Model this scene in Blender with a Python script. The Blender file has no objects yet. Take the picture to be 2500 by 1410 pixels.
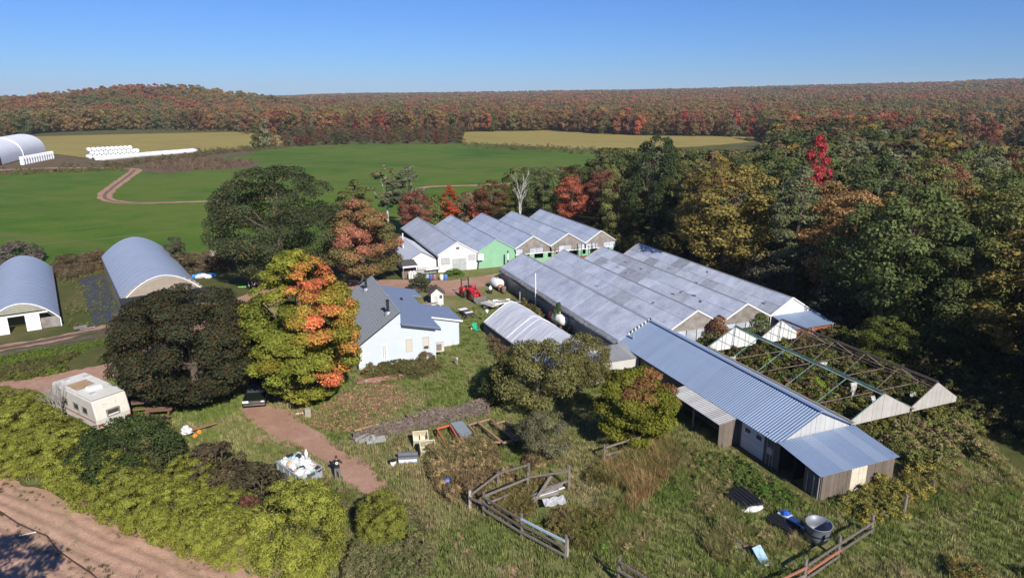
import bpy, bmesh, math, random
import numpy as np
from mathutils import Vector, Matrix
R = math.radians
SC = bpy.context.scene
COL = SC.collection
# ------------------------------------------------------------------ camera
CAMH = 23.3
PITCH = 15.65
FPX = 1667.0
cam = bpy.data.cameras.new('camera'); camo = bpy.data.objects.new('camera', cam); COL.objects.link(camo)
cam.sensor_width = 36.0; cam.lens = 36.0*FPX/2500.0
cam.clip_start = 0.5; cam.clip_end = 20000
camo.location = (0, 0, CAMH); camo.rotation_euler = (R(90-PITCH), 0, 0)
SC.camera = camo
# ------------------------------------------------------------------ sky, sun, exposure
SUN_EL, SUN_AZ = 34.0, 25.0            # sun behind the camera, 25 degrees to its right
w = bpy.data.worlds.new('World'); SC.world = w; w.use_nodes = True
nt = w.node_tree; nt.nodes.clear()
sky = nt.nodes.new('ShaderNodeTexSky'); sky.sky_type = 'NISHITA'; sky.sun_disc = False
sky.sun_elevation = R(SUN_EL); sky.sun_rotation = R(180-SUN_AZ)
sky.altitude = 0; sky.air_density = 1.0; sky.dust_density = 0.0; sky.ozone_density = 2.0
bgn = nt.nodes.new('ShaderNodeBackground'); bgn.inputs['Strength'].default_value = 0.078
hs = nt.nodes.new('ShaderNodeHueSaturation'); hs.inputs['Saturation'].default_value = 1.0
won = nt.nodes.new('ShaderNodeOutputWorld')
wb_ = nt.nodes.new('ShaderNodeMix'); wb_.data_type = 'RGBA'; wb_.blend_type = 'MULTIPLY'; wb_.inputs[0].default_value = 1.0; wb_.inputs[7].default_value = (.28, .51, 1.0, 1)   # the photograph's cool white balance
nt.links.new(sky.outputs[0], wb_.inputs[6]); nt.links.new(wb_.outputs[2], hs.inputs['Color']); nt.links.new(hs.outputs[0], bgn.inputs['Color'])
nt.links.new(bgn.outputs[0], won.inputs['Surface'])
sl = bpy.data.lights.new('sun', 'SUN'); sl.energy = 5.0; sl.angle = R(0.53); sl.color = (1.0, 0.94, 0.84)
slo = bpy.data.objects.new('sun', sl); COL.objects.link(slo)
_sd = Vector((math.sin(R(SUN_AZ))*math.cos(R(SUN_EL)), -math.cos(R(SUN_AZ))*math.cos(R(SUN_EL)), math.sin(R(SUN_EL))))
slo.rotation_euler = _sd.to_track_quat('Z', 'Y').to_euler(); slo.location = (40, -60, 80)
SC.view_settings.view_transform = 'Standard'; SC.view_settings.look = 'None'
SC.view_settings.exposure = 0.45; SC.view_settings.gamma = 1.0; SC.view_settings.use_curve_mapping = False
SC.cycles.max_bounces = 5; SC.cycles.diffuse_bounces = 3; SC.cycles.glossy_bounces = 2
SC.cycles.transmission_bounces = 3; SC.cycles.transparent_max_bounces = 6; SC.cycles.volume_bounces = 0
SC.cycles.caustics_reflective = False; SC.cycles.caustics_refractive = False
# ------------------------------------------------------------------ surveying: sight lines of the photograph met with the ground (or a height above it)
_s, _c = math.sin(R(PITCH)), math.cos(R(PITCH))
def G(px, py, z=0.0):
    u, v = (px-1250)/FPX, (py-705)/FPX
    dx, dy, dz = u, _c-v*_s, -_s-v*_c
    t = (z-CAMH)/dz
    return Vector((t*dx, t*dy, z))
def PYof(x, y, z):
    dz = z-CAMH; d = y*_c-dz*_s
    return 705+FPX*(-dz*_c-y*_s)/d
def HT(px, py, qy):
    g = G(px, py); lo, hi = 0.0, 60.0
    for _ in range(40):
        m = (lo+hi)/2
        if PYof(g.x, g.y, m) > qy: lo = m
        else: hi = m
    return m
def DIST(g): return math.hypot(g.x, g.y)*_c + CAMH*_s
A1 = R(21.8); A2 = R(34.4)
def UV(u, v, z=0.0, a=A1):          # farm grid to world
    return Vector((u*math.cos(a)-v*math.sin(a), u*math.sin(a)+v*math.cos(a), z))
def toUV(x, y, a=A1): return (x*math.cos(a)+y*math.sin(a), -x*math.sin(a)+y*math.cos(a))
# ------------------------------------------------------------------ value noise
_rng = np.random.RandomState(5); _T = _rng.rand(256, 256)
def vn(x, y):
    x = np.asarray(x, float); y = np.asarray(y, float)
    xi = np.floor(x).astype(int); yi = np.floor(y).astype(int); fx = x-xi; fy = y-yi
    fx = fx*fx*(3-2*fx); fy = fy*fy*(3-2*fy)
    a = _T[xi & 255, yi & 255]; b = _T[(xi+1) & 255, yi & 255]; c = _T[xi & 255, (yi+1) & 255]; d = _T[(xi+1) & 255, (yi+1) & 255]
    return (a*(1-fx)+b*fx)*(1-fy)+(c*(1-fx)+d*fx)*fy
def fbm(x, y, o=4):
    s = 0; a = .5; t = 0
    for i in range(o):
        s = s+a*vn(x*2**i+17*i, y*2**i+31*i); t += a; a *= .5
    return s/t
def inpoly(x, y, poly):
    x = np.asarray(x, float); y = np.asarray(y, float); r = np.zeros(x.shape, bool); n = len(poly)
    for i in range(n):
        x1, y1 = poly[i][0], poly[i][1]; x2, y2 = poly[(i+1) % n][0], poly[(i+1) % n][1]
        if y1 == y2: continue
        c = ((y1 > y) != (y2 > y)) & (x < (x2-x1)*(y-y1)/(y2-y1)+x1); r ^= c
    return r
# ------------------------------------------------------------------ objects
def tag(o, label=None, cat=None, group=None, kind=None):
    if label: o['label'] = label
    if cat: o['category'] = cat
    if group: o['group'] = group
    if kind: o['kind'] = kind
    return o
def link(o, parent=None):
    COL.objects.link(o)
    if parent is not None: o.parent = parent
    return o
def thing(name, label, cat, loc=(0, 0, 0), rz=0.0, group=None):
    o = bpy.data.objects.new(name, None); o.empty_display_size = .3; link(o)
    o.location = loc; o.rotation_euler = (0, 0, rz)
    return tag(o, label, cat, group)
def copytree(o, parent=None):
    c = o.copy(); link(c); c.parent = parent
    for ch in list(o.children): copytree(ch, c)
    return c
class MB:
    def __init__(s): s.v = []; s.f = []
    def poly(s, pts):
        i = len(s.v); s.v += [tuple(p) for p in pts]; s.f.append(tuple(range(i, i+len(pts)))); return s
    def hexa(s, b, t):                      # bottom ring (4), top ring (4)
        i = len(s.v); s.v += [tuple(p) for p in b]+[tuple(p) for p in t]
        s.f += [(i+3, i+2, i+1, i), (i+4, i+5, i+6, i+7)]+[(i+k, i+(k+1) % 4, i+4+(k+1) % 4, i+4+k) for k in range(4)]; return s
    def box(s, x0, x1, y0, y1, z0, z1):
        return s.hexa([(x0, y0, z0), (x1, y0, z0), (x1, y1, z0), (x0, y1, z0)], [(x0, y0, z1), (x1, y0, z1), (x1, y1, z1), (x0, y1, z1)])
    def prism(s, ring, off):                # polygon ring extruded by vector
        i = len(s.v); n = len(ring); o = Vector(off); s.v += [tuple(p) for p in ring]+[tuple(Vector(p)+o) for p in ring]
        s.f += [tuple(range(i, i+n))[::-1], tuple(range(i+n, i+2*n))]+[(i+k, i+(k+1) % n, i+n+(k+1) % n, i+n+k) for k in range(n)]; return s
    def bar(s, p, q, wd, ht, up=(0, 0, 1)):
        p = Vector(p); q = Vector(q); d = (q-p).normalized(); u = Vector(up)
        if abs(d.dot(u)) > .98: u = Vector((1, 0, 0))
        x = d.cross(u).normalized()*wd/2; y = x.cross(d).normalized()*ht/2
        return s.hexa([p-x-y, p+x-y, p+x+y, p-x+y], [q-x-y, q+x-y, q+x+y, q-x+y])
    def tube(s, p, q, r, r2=None, n=8, cap=True):
        p = Vector(p); q = Vector(q); r2 = r if r2 is None else r2; d = (q-p).normalized()
        u = Vector((0, 0, 1)) if abs(d.z) < .95 else Vector((1, 0, 0)); x = d.cross(u).normalized(); y = x.cross(d)
        i = len(s.v)
        for c, rr in ((p, r), (q, r2)):
            for k in range(n):
                a = 2*math.pi*k/n; s.v.append(tuple(c+x*rr*math.cos(a)+y*rr*math.sin(a)))
        s.f += [(i+k, i+(k+1) % n, i+n+(k+1) % n, i+n+k) for k in range(n)]
        if cap: s.f += [tuple(range(i, i+n))[::-1], tuple(range(i+n, i+2*n))]
        return s
    def path(s, pts, rs, n=7):              # swept tube with joints
        pts = [Vector(p) for p in pts]; i0 = len(s.v); m = len(pts)
        for j, p in enumerate(pts):
            d = (pts[min(j+1, m-1)]-pts[max(j-1, 0)]).normalized()
            u = Vector((0, 0, 1)) if abs(d.z) < .9 else Vector((1, 0, 0)); x = d.cross(u).normalized(); y = x.cross(d)
            r = rs[j] if hasattr(rs, '__len__') else rs
            for k in range(n):
                a = 2*math.pi*k/n; s.v.append(tuple(p+x*r*math.cos(a)+y*r*math.sin(a)))
        for j in range(m-1):
            i = i0+j*n; s.f += [(i+k, i+(k+1) % n, i+n+(k+1) % n, i+n+k) for k in range(n)]
        s.f += [tuple(range(i0, i0+n))[::-1], tuple(range(i0+(m-1)*n, i0+m*n))]; return s
    def lathe(s, prof, c=(0, 0, 0), axis='z', n=16, cap=True):
        i0 = len(s.v); c = Vector(c)
        for (r, h) in prof:
            for k in range(n):
                a = 2*math.pi*k/n; p = (r*math.cos(a), r*math.sin(a), h)
                if axis == 'x': p = (p[2], p[0], p[1])
                if axis == 'y': p = (p[1], p[2], p[0])
                s.v.append(tuple(c+Vector(p)))
        m = len(prof)
        for j in range(m-1):
            i = i0+j*n; s.f += [(i+k, i+(k+1) % n, i+n+(k+1) % n, i+n+k) for k in range(n)]
        if cap: s.f += [tuple(range(i0, i0+n))[::-1], tuple(range(i0+(m-1)*n, i0+m*n))]
        return s
    def ball(s, c, rx, ry=None, rz=None, n=10, m=6, jit=0, seed=0):
        ry = rx if ry is None else ry; rz = rx if rz is None else rz; rg = random.Random(seed); c = Vector(c); i0 = len(s.v)
        for j in range(m+1):
            t = math.pi*j/m
            for k in range(n):
                a = 2*math.pi*k/n; q = 1+jit*(rg.random()-.5)
                s.v.append((c.x+q*rx*math.sin(t)*math.cos(a), c.y+q*ry*math.sin(t)*math.sin(a), c.z-q*rz*math.cos(t)))
        for j in range(m):
            i = i0+j*n; s.f += [(i+k, i+(k+1) % n, i+n+(k+1) % n, i+n+k) for k in range(n)]
        return s
    def mesh(s, name):
        me = bpy.data.meshes.new(name); me.from_pydata(s.v, [], s.f); me.update(); return me
    def build(s, name, mat, parent=None, smooth=False, loc=None, rz=0, bevel=0):
        me = s.mesh(name)
        if mat: me.materials.append(mat)
        if smooth: me.polygons.foreach_set('use_smooth', [True]*len(me.polygons))
        o = bpy.data.objects.new(name, me); link(o, parent)
        if loc is not None: o.location = loc
        o.rotation_euler = (0, 0, rz)
        if bevel:
            b = o.modifiers.new('bevel', 'BEVEL'); b.width = bevel; b.segments = 2; b.limit_method = 'ANGLE'
        return o
def inst(name, me, parent, loc, rot=(0, 0, 0), scale=None):
    o = bpy.data.objects.new(name, me); link(o, parent); o.location = loc; o.rotation_euler = rot
    if scale is not None: o.scale = scale
    return o
# ------------------------------------------------------------------ materials
def newmat(name):
    m = bpy.data.materials.new(name); m.use_nodes = True; t = m.node_tree; t.nodes.clear()
    o = t.nodes.new('ShaderNodeOutputMaterial'); return m, t, o
def nd(t, kind, **kw):
    n = t.nodes.new(kind)
    for k, v in kw.items(): setattr(n, k, v)
    return n
def setin(n, **kw):
    for k, v in kw.items():
        s = n.inputs[k.replace('_', ' ')]
        s.default_value = v
def c4(c): return (c[0], c[1], c[2], 1)
def noise(t, co, scale, detail=4, rough=.55, dist=0):
    n = nd(t, 'ShaderNodeTexNoise'); setin(n, Scale=scale, Detail=detail, Roughness=rough, Distortion=dist); t.links.new(co, n.inputs['Vector']); return n.outputs['Fac']
def ramp(t, fac, stops):
    r = nd(t, 'ShaderNodeValToRGB'); e = r.color_ramp.elements
    while len(e) < len(stops): e.new(.5)
    for i, (p, c) in enumerate(stops): e[i].position = p; e[i].color = c4(c)
    t.links.new(fac, r.inputs[0]); return r.outputs[0]
def mix(t, fac, a, b, mode='MIX'):
    m = nd(t, 'ShaderNodeMix', data_type='RGBA', blend_type=mode)
    for s, v in ((m.inputs[0], fac), (m.inputs[6], a), (m.inputs[7], b)):
        if hasattr(v, 'is_output'): t.links.new(v, s)
        else: s.default_value = v if not isinstance(v, tuple) else c4(v)
    return m.outputs[2]
def mathn(t, op, a, b=None):
    m = nd(t, 'ShaderNodeMath', operation=op)
    for s, v in ((m.inputs[0], a), (m.inputs[1], b)):
        if v is None: continue
        if hasattr(v, 'is_output'): t.links.new(v, s)
        else: s.default_value = v
    return m.outputs[0]
def bump(t, h, strength=.4, dist=.05):
    b = nd(t, 'ShaderNodeBump'); setin(b, Strength=strength, Distance=dist); t.links.new(h, b.inputs['Height']); return b.outputs[0]
def scalec(c, k): return tuple(min(.95, x*k) for x in c)
_MC = {}
def M(name, col, rough=.7, metal=0.0, var=.18, scale=3.0, bmp=0.0, col2=None, spec=.3, wear=None, rnd=0.0, transl=0.0, coords='Object'):
    """weathered solid: two-scale noise between two tones, optional stains, optional change from piece to piece"""
    if name in _MC: return _MC[name]
    m, t, o = newmat(name); tc = nd(t, 'ShaderNodeNewGeometry').outputs['Position'] if coords == 'World' else nd(t, 'ShaderNodeTexCoord').outputs[coords]
    n1 = noise(t, tc, scale, 5, .6); n2 = noise(t, tc, scale*7, 3, .6)
    f = mathn(t, 'ADD', mathn(t, 'MULTIPLY', n1, .65), mathn(t, 'MULTIPLY', n2, .35))
    a = scalec(col, 1-var); b = col2 or scalec(col, 1+var)
    c = ramp(t, f, [(.32, a), (.68, b)])
    if wear:
        n3 = noise(t, tc, wear[1], 6, .65, .4)
        k = nd(t, 'ShaderNodeMapRange'); setin(k, **{'From Min': wear[2], 'From Max': wear[2]+.12}); t.links.new(n3, k.inputs[0])
        c = mix(t, k.outputs[0], c, wear[0])
    if rnd:
        oi = nd(t, 'ShaderNodeObjectInfo'); k = nd(t, 'ShaderNodeMapRange'); setin(k, **{'To Min': 1-rnd, 'To Max': 1+rnd}); t.links.new(oi.outputs['Random'], k.inputs[0])
        h = nd(t, 'ShaderNodeHueSaturation'); t.links.new(c, h.inputs['Color']); t.links.new(k.outputs[0], h.inputs['Value']); c = h.outputs[0]
    p = nd(t, 'ShaderNodeBsdfPrincipled'); setin(p, Roughness=rough, Metallic=metal); p.inputs['Specular IOR Level'].default_value = spec
    t.links.new(c, p.inputs['Base Color'])
    if bmp: t.links.new(bump(t, f, bmp, .04), p.inputs['Normal'])
    out = p.outputs[0]
    if transl:
        tr = nd(t, 'ShaderNodeBsdfTranslucent'); t.links.new(c, tr.inputs[0]); ms = nd(t, 'ShaderNodeMixShader'); ms.inputs[0].default_value = transl
        t.links.new(out, ms.inputs[1]); t.links.new(tr.outputs[0], ms.inputs[2]); out = ms.outputs[0]
    t.links.new(out, o.inputs[0]); _MC[name] = m; return m
def leafmat(name, inst_attr, transl=.38, rv=(.7, 1.35)):
    m, t, o = newmat(name)
    if inst_attr:
        a = nd(t, 'ShaderNodeAttribute', attribute_type='INSTANCER', attribute_name='tint'); base = a.outputs['Color']
    else: base = nd(t, 'ShaderNodeObjectInfo').outputs['Color']
    lc = nd(t, 'ShaderNodeAttribute', attribute_type='GEOMETRY', attribute_name='lc')
    c = mix(t, 1.0, base, lc.outputs['Color'], 'MULTIPLY')
    g = nd(t, 'ShaderNodeNewGeometry'); k = nd(t, 'ShaderNodeMapRange'); setin(k, **{'To Min': rv[0], 'To Max': rv[1]}); t.links.new(g.outputs['Random Per Island'], k.inputs[0])
    h = nd(t, 'ShaderNodeHueSaturation'); t.links.new(c, h.inputs['Color']); t.links.new(k.outputs[0], h.inputs['Value'])
    k2 = nd(t, 'ShaderNodeMapRange'); setin(k2, **{'To Min': .485, 'To Max': .515}); t.links.new(g.outputs['Random Per Island'], k2.inputs[0]); t.links.new(k2.outputs[0], h.inputs['Hue'])
    d = nd(t, 'ShaderNodeBsdfDiffuse'); tr = nd(t, 'ShaderNodeBsdfTranslucent'); ms = nd(t, 'ShaderNodeMixShader'); ms.inputs[0].default_value = transl
    t.links.new(h.outputs[0], d.inputs[0]); t.links.new(h.outputs[0], tr.inputs[0]); t.links.new(d.outputs[0], ms.inputs[1]); t.links.new(tr.outputs[0], ms.inputs[2])
    t.links.new(ms.outputs[0], o.inputs[0]); return m
LEAF = leafmat('leaves', False); LEAFI = leafmat('scattered_leaves', True); LEAFF = leafmat('distant_leaves', True, .45, (.88, 1.12))
def groundmat(name, stops, s1, s2, s3=None, bmp=.5, stripes=None, fine=(.75, 1.25)):
    m, t, o = newmat(name); tc = nd(t, 'ShaderNodeTexCoord').outputs['Object']
    f = mathn(t, 'ADD', mathn(t, 'MULTIPLY', noise(t, tc, s1, 5, .6, .3), .6), mathn(t, 'MULTIPLY', noise(t, tc, s2, 5, .65), .4))
    c = ramp(t, f, stops)
    fn = noise(t, tc, s3 or s2*6, 3, .7)
    k = nd(t, 'ShaderNodeMapRange'); setin(k, **{'From Min': .3, 'From Max': .7, 'To Min': fine[0], 'To Max': fine[1]}); t.links.new(fn, k.inputs[0])
    h = nd(t, 'ShaderNodeHueSaturation'); t.links.new(c, h.inputs['Color']); t.links.new(k.outputs[0], h.inputs['Value']); c = h.outputs[0]
    if stripes:                                # (angle, scale, colour, amount)
        mp = nd(t, 'ShaderNodeMapping'); mp.inputs['Rotation'].default_value = (0, 0, stripes[0]); t.links.new(tc, mp.inputs[0])
        sx = nd(t, 'ShaderNodeMapping'); sx.inputs['Scale'].default_value = (stripes[1], stripes[1]*.03, 1); t.links.new(mp.outputs[0], sx.inputs[0])
        sn = noise(t, sx.outputs[0], 1.0, 4, .6, .2)
        kk = nd(t, 'ShaderNodeMapRange'); setin(kk, **{'From Min': .48, 'From Max': .66, 'To Max': stripes[3]}); t.links.new(sn, kk.inputs[0])
        c = mix(t, kk.outputs[0], c, stripes[2])
    p = nd(t, 'ShaderNodeBsdfPrincipled'); setin(p, Roughness=.95); p.inputs['Specular IOR Level'].default_value = .1
    t.links.new(c, p.inputs['Base Color'])
    if bmp: t.links.new(bump(t, fn, bmp, .08), p.inputs['Normal'])
    t.links.new(p.outputs[0], o.inputs[0]); return m
# ================================================================== ground and fields
HAZE_HILL = [(-0.6, 0)]
AZ_PX = np.array([-400, 0, 180, 690, 800, 1000, 1250, 1500, 1750, 2000, 2250, 2400, 2500, 2900]); HOR = np.array([240, 241, 240, 238, 233, 230.5, 229, 223, 219, 215, 211, 207, 205, 203.])
def terrain(x, y):
    x = np.asarray(x, float); y = np.asarray(y, float); D = np.hypot(x, y)
    px = 1250+FPX*np.clip(x/np.maximum(y*_c+CAMH*_s, 1), -1.5, 1.5); px = np.where(y < 5, np.where(x > 0, 2900, -400), px)
    el = (238-np.interp(px, AZ_PX, HOR))/FPX                 # elevation of the skyline
    top = np.maximum(CAMH+el*2300-12, 0)
    t = np.clip((D-520)/(2300-520), 0, 1); z = top*t**1.25+9*(fbm(x*.0022+4, y*.0022+1, 3)-.5)*np.clip(t*3, 0, 1)
    hx, hy = (470-1250)/FPX*860, 860*.97
    z = z+17.5*np.exp(-(((x-hx)/105)**2+((y-hy)/170)**2))+7*np.exp(-(((x-hx+150)/150)**2+((y-hy)/190)**2))*(D > 400)
    return np.where(D < 420, 0, z*np.clip((D-420)/120, 0, 1))
MG = groundmat('rough_ground', [(.3, (.05, .058, .02)), (.45, (.075, .085, .026)), (.58, (.11, .1, .04)), (.7, (.15, .115, .06))], .12, .8, 7)
rings = np.concatenate([np.linspace(0, 120, 41), np.geomspace(124, 6000, 120)]); na = 300
aa = np.linspace(0, 2*np.pi, na, endpoint=False); RR, AA = np.meshgrid(rings, aa, indexing='ij')
gx, gy = RR*np.sin(AA), RR*np.cos(AA); gz = terrain(gx, gy)
gv = np.stack([gx, gy, gz], -1).reshape(-1, 3)
ii, jj = np.meshgrid(np.arange(len(rings)-1), np.arange(na), indexing='ij'); j2 = (jj+1) % na
gf = np.stack([ii*na+jj, ii*na+j2, (ii+1)*na+j2, (ii+1)*na+jj], -1).reshape(-1, 4)[na:]
def npmesh(name, v, f, mat=None):
    me = bpy.data.meshes.new(name); v = np.asarray(v, np.float32); f = np.asarray(f, np.int32); k = f.shape[1]
    me.vertices.add(len(v)); me.vertices.foreach_set('co', v.ravel()); me.loops.add(f.size); me.loops.foreach_set('vertex_index', f.ravel())
    me.polygons.add(len(f)); me.polygons.foreach_set('loop_start', np.arange(0, f.size, k, dtype=np.int32)); me.polygons.foreach_set('loop_total', np.full(len(f), k, np.int32))
    me.update(calc_edges=True); me.validate()
    if mat: me.materials.append(mat)
    return me
go = bpy.data.objects.new('ground', npmesh('ground', gv, gf, MG)); link(go); tag(go, 'rough autumn ground with dry weeds reaching to the wooded hills', None, None, 'structure')
for p_ in go.data.polygons: p_.use_smooth = True
def dens(pts, step, jit, seed):
    rg = random.Random(seed); out = []; n = len(pts)
    for i in range(n):
        a = Vector(pts[i]).to_2d(); b = Vector(pts[(i+1) % n]).to_2d(); L_ = (b-a).length; k = max(1, int(L_/step)); nrm = Vector((-(b-a).y, (b-a).x)).normalized()
        for q in range(k):
            t = q/k; p = a.lerp(b, t); e = (float(fbm(p.x*.35/jit*.3 if jit > 1 else p.x*.9, p.y*.35/jit*.3 if jit > 1 else p.y*.9, 3))-.5)*2*jit if q else 0
            out.append(p+nrm*(e+(rg.random()-.5)*jit*.5))
    return out
def sheet(name, pts, z, mat, label, step=.5, jit=.3, seed=1):
    P = dens(pts, step, jit, seed); bm = bmesh.new(); vs = [bm.verts.new((p.x, p.y, z)) for p in P]
    bm.faces.new(vs); bmesh.ops.triangulate(bm, faces=bm.faces[:]); me = bpy.data.meshes.new(name); bm.to_mesh(me); bm.free()
    me.materials.append(mat); o = bpy.data.objects.new(name, me); link(o); tag(o, label, None, None, 'structure'); return o
def ribbon(name, pts, widths, z, mat, label, step=1.0, jit=.25, seed=1):
    P = [Vector((p[0], p[1])) for p in pts]; c = []
    for i in range(len(P)-1):                # catmull
        p0 = P[max(i-1, 0)]; p1 = P[i]; p2 = P[i+1]; p3 = P[min(i+2, len(P)-1)]; k = max(2, int((p2-p1).length/step))
        for q in range(k):
            t = q/k; c.append((.5*((2*p1)+(p2-p0)*t+(2*p0-5*p1+4*p2-p3)*t*t+(3*p1-p0-3*p2+p3)*t**3), widths[i]*(1-t)+widths[i+1]*t))
    c.append((P[-1], widths[-1])); rg = random.Random(seed); L_ = []; R_ = []
    for i, (p, wd) in enumerate(c):
        d = (c[min(i+1, len(c)-1)][0]-c[max(i-1, 0)][0]).normalized(); n = Vector((-d.y, d.x))
        L_.append(p+n*(wd/2+(rg.random()-.5)*jit*2)); R_.append(p-n*(wd/2+(rg.random()-.5)*jit*2))
    v = [(q.x, q.y, z) for pr in zip(L_, R_) for q in pr]; f = [(2*i, 2*i+1, 2*i+3, 2*i+2) for i in range(len(c)-1)]
    o = bpy.data.objects.new(name, npmesh(name, v, f, mat)); link(o); tag(o, label, None, None, 'structure'); return o
GP = lambda L_: [G(*q) for q in L_]
M_HAY = groundmat('hay_green', [(.36, (.044, .1, .01)), (.47, (.066, .128, .014)), (.56, (.1, .145, .02)), (.66, (.07, .135, .015))], .018, .12, 2.5, .35, (R(-68), .16, (.12, .135, .034), .8), (.8, 1.2))
M_YEL = groundmat('corn_yellow', [(.3, (.22, .18, .05)), (.5, (.3, .235, .075)), (.7, (.24, .23, .06))], .02, .15, 1.0, .5, (R(-70), .5, (.13, .14, .035), .5))
M_DIRT = groundmat('red_dirt', [(.3, (.27, .155, .11)), (.5, (.36, .215, .155)), (.7, (.43, .275, .205))], .35, 2.2, 16, .35)
M_LAWN = groundmat('lawn_grass', [(.3, (.095, .12, .034)), (.42, (.125, .155, .044)), (.52, (.175, .175, .065)), (.62, (.235, .195, .105)), (.72, (.3, .225, .135))], .16, 1.1, 9, .6)
M_PLOW = groundmat('ploughed_soil', [(.3, (.32, .195, .138)), (.5, (.43, .27, .195)), (.72, (.5, .335, .25))], .25, 2.5, 11, .5, (R(-39.5), .55, (.2, .17, .085), .5))
M_WEEDY = groundmat('weedy_strip', [(.3, (.07, .055, .03)), (.5, (.13, .095, .055)), (.7, (.19, .14, .09))], .3, 1.6, 9, .8)
hay = GP([(-500, 660), (0, 655), (250, 640), (540, 628), (700, 640), (830, 600), (1000, 560), (1200, 520), (1345, 462), (1480, 420), (1550, 386), (1542, 374), (1430, 368), (1300, 359), (1120, 351), (850, 353), (690, 360), (640, 366), (490, 385), (300, 411), (0, 424), (-500, 450)])
sheet('hay_field', hay, .02, M_HAY, 'smooth green hay field beyond the farm buildings', 3, .8, 2)
sheet('corn_field', GP([(-400, 345), (0, 331), (190, 320), (330, 317), (560, 320), (692, 332), (690, 356), (560, 368), (480, 372), (345, 386), (200, 384), (110, 373), (-400, 380)]), .03, M_YEL, 'pale yellow cornfield in front of the wooded hill', 3, 1, 3)
sheet('corn_field', GP([(1128, 350), (1132, 322), (1340, 318), (1440, 325), (1560, 331), (1840, 334), (1845, 346), (1700, 358), (1545, 364), (1430, 366), (1300, 357)]), .03, M_YEL, 'pale yellow cornfield between the hedge and the red wood', 3, 1, 4)
sheet('far_field', GP([(2325, 319), (2480, 322), (2560, 326), (2420, 333), (2340, 330)]), .03, M_HAY, 'small green clearing far inside the wood', 3, 1, 5)
sheet('farmyard', GP([(-300, 440), (0, 424), (120, 415), (300, 411), (420, 402), (620, 375), (620, 369), (480, 373), (340, 383), (200, 388), (110, 374), (-300, 380)]), .04, M_WEEDY, 'brown weedy yard around the white bales', 2, .8, 6)
ribbon('farm_track', GP([(-150, 421), (0, 416), (150, 410), (270, 411), (330, 415), (310, 432), (270, 462), (255, 480), (275, 491), (330, 496), (430, 494), (545, 490), (700, 482)]), [7, 7, 4, 3.5, 4, 3.4, 3.4, 3.4, 3, 2.6, 2.6, 2.2, 2], .06, M_DIRT, 'pale red dirt track curving through the hay field', 2, .3)
ribbon('farm_track', GP([(1020, 462), (1050, 456), (1150, 453), (1290, 447), (1345, 444)]), [2.6]*5, .06, M_DIRT, 'straight dirt track behind the far greenhouses', 2, .25)
M_GSTRIP = groundmat('track_grass', [(.35, (.13, .1, .05)), (.6, (.2, .13, .085))], .4, 2, 9, .5)
ribbon('track_grass_strip', GP([(330, 415), (310, 432), (270, 462), (255, 480), (275, 491), (330, 496), (430, 494)]), [1.0, .9, .9, .9, .8, .7, .6], .075, M_GSTRIP, 'grassy middle strip between the ruts of the farm track', 1, .15, 8)
M_MOW = groundmat('mown_line', [(.35, (.1, .14, .035)), (.6, (.14, .165, .05))], .1, .8, 5, .3)
for i, L_ in enumerate(([(-60, 528), (100, 514), (270, 500), (420, 480), (540, 468)], [(-60, 582), (120, 566), (300, 545), (430, 528), (545, 512)], [(640, 400), (900, 388), (1200, 382), (1400, 378)], [(700, 440), (900, 425), (1150, 415), (1400, 405)], [(-60, 610), (200, 588), (420, 565)])):
    ribbon('mown_line', GP(L_), [.8+.4*(i > 1)]*len(L_), .045, M_MOW, 'faint pale mowing line across the hay field', 1.5, .2, 60+i)
sheet('weedy_bank', GP([(335, 420), (345, 405), (390, 395), (470, 388), (590, 388), (640, 398), (625, 408), (560, 414), (480, 416), (420, 424)]), .05, M_WEEDY, 'brown weedy bank in the hay field', 1.5, .5, 7)
# yard
lawn = GP([(-120, 990), (0, 985), (270, 925), (620, 760), (700, 745), (870, 700), (1050, 700), (1060, 668), (1230, 640), (1240, 690), (1300, 780), (1440, 860), (1560, 930), (1800, 1110), (2000, 1240), (2170, 1180), (2330, 1060), (2420, 1080), (2620, 1300), (2700, 1600), (400, 1700), (420, 1480), (620, 1400), (300, 1250), (0, 1150), (-200, 1090)])
sheet('lawn', lawn, .012, M_LAWN, 'rough mown grass of the farmyard', .8, .4, 8)
ribbon('driveway', GP([(-160, 985), (0, 962), (150, 930), (270, 905), (400, 860), (560, 770), (640, 728), (760, 700), (900, 695), (1045, 697), (1130, 690), (1228, 672)]), [5.2, 4.6, 4.4, 4.2, 4.6, 5, 6, 5, 5, 5, 3.6, 2.6], .03, M_DIRT, 'red dirt drive running past the tunnels to the greenhouses', .5, .22, 3)
sheet('driveway', GP([(585, 1000), (600, 975), (640, 985), (700, 1000), (760, 1045), (830, 1085), (858, 1110), (905, 1140), (952, 1185), (900, 1212), (850, 1190), (800, 1130), (740, 1100), (690, 1085), (622, 1080), (625, 1066), (660, 1060), (610, 1030)]), .025, M_DIRT, 'red dirt lane leading to the standing person', .4, .25, 9)
sheet('dirt_apron', GP([(1045, 720), (1045, 690), (1120, 690), (1190, 683), (1180, 700), (1140, 712), (1110, 722)]), .036, M_DIRT, 'bare red earth beside the parked tractor', .5, .3, 10)
for i, q in enumerate([[(1085, 1315), (1100, 1310), (1165, 1355), (1160, 1364), (1120, 1345)], [(1108, 1300), (1130, 1295), (1150, 1312), (1125, 1318)], [(1205, 1390), (1250, 1378), (1290, 1410), (1220, 1420)], [(860, 1480), (980, 1450), (1010, 1480), (900, 1520)]]):
    sheet('bare_patch', GP(q), .02, M_DIRT, 'small worn patch of red earth in the grass', .3, .12, 20+i)
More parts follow.
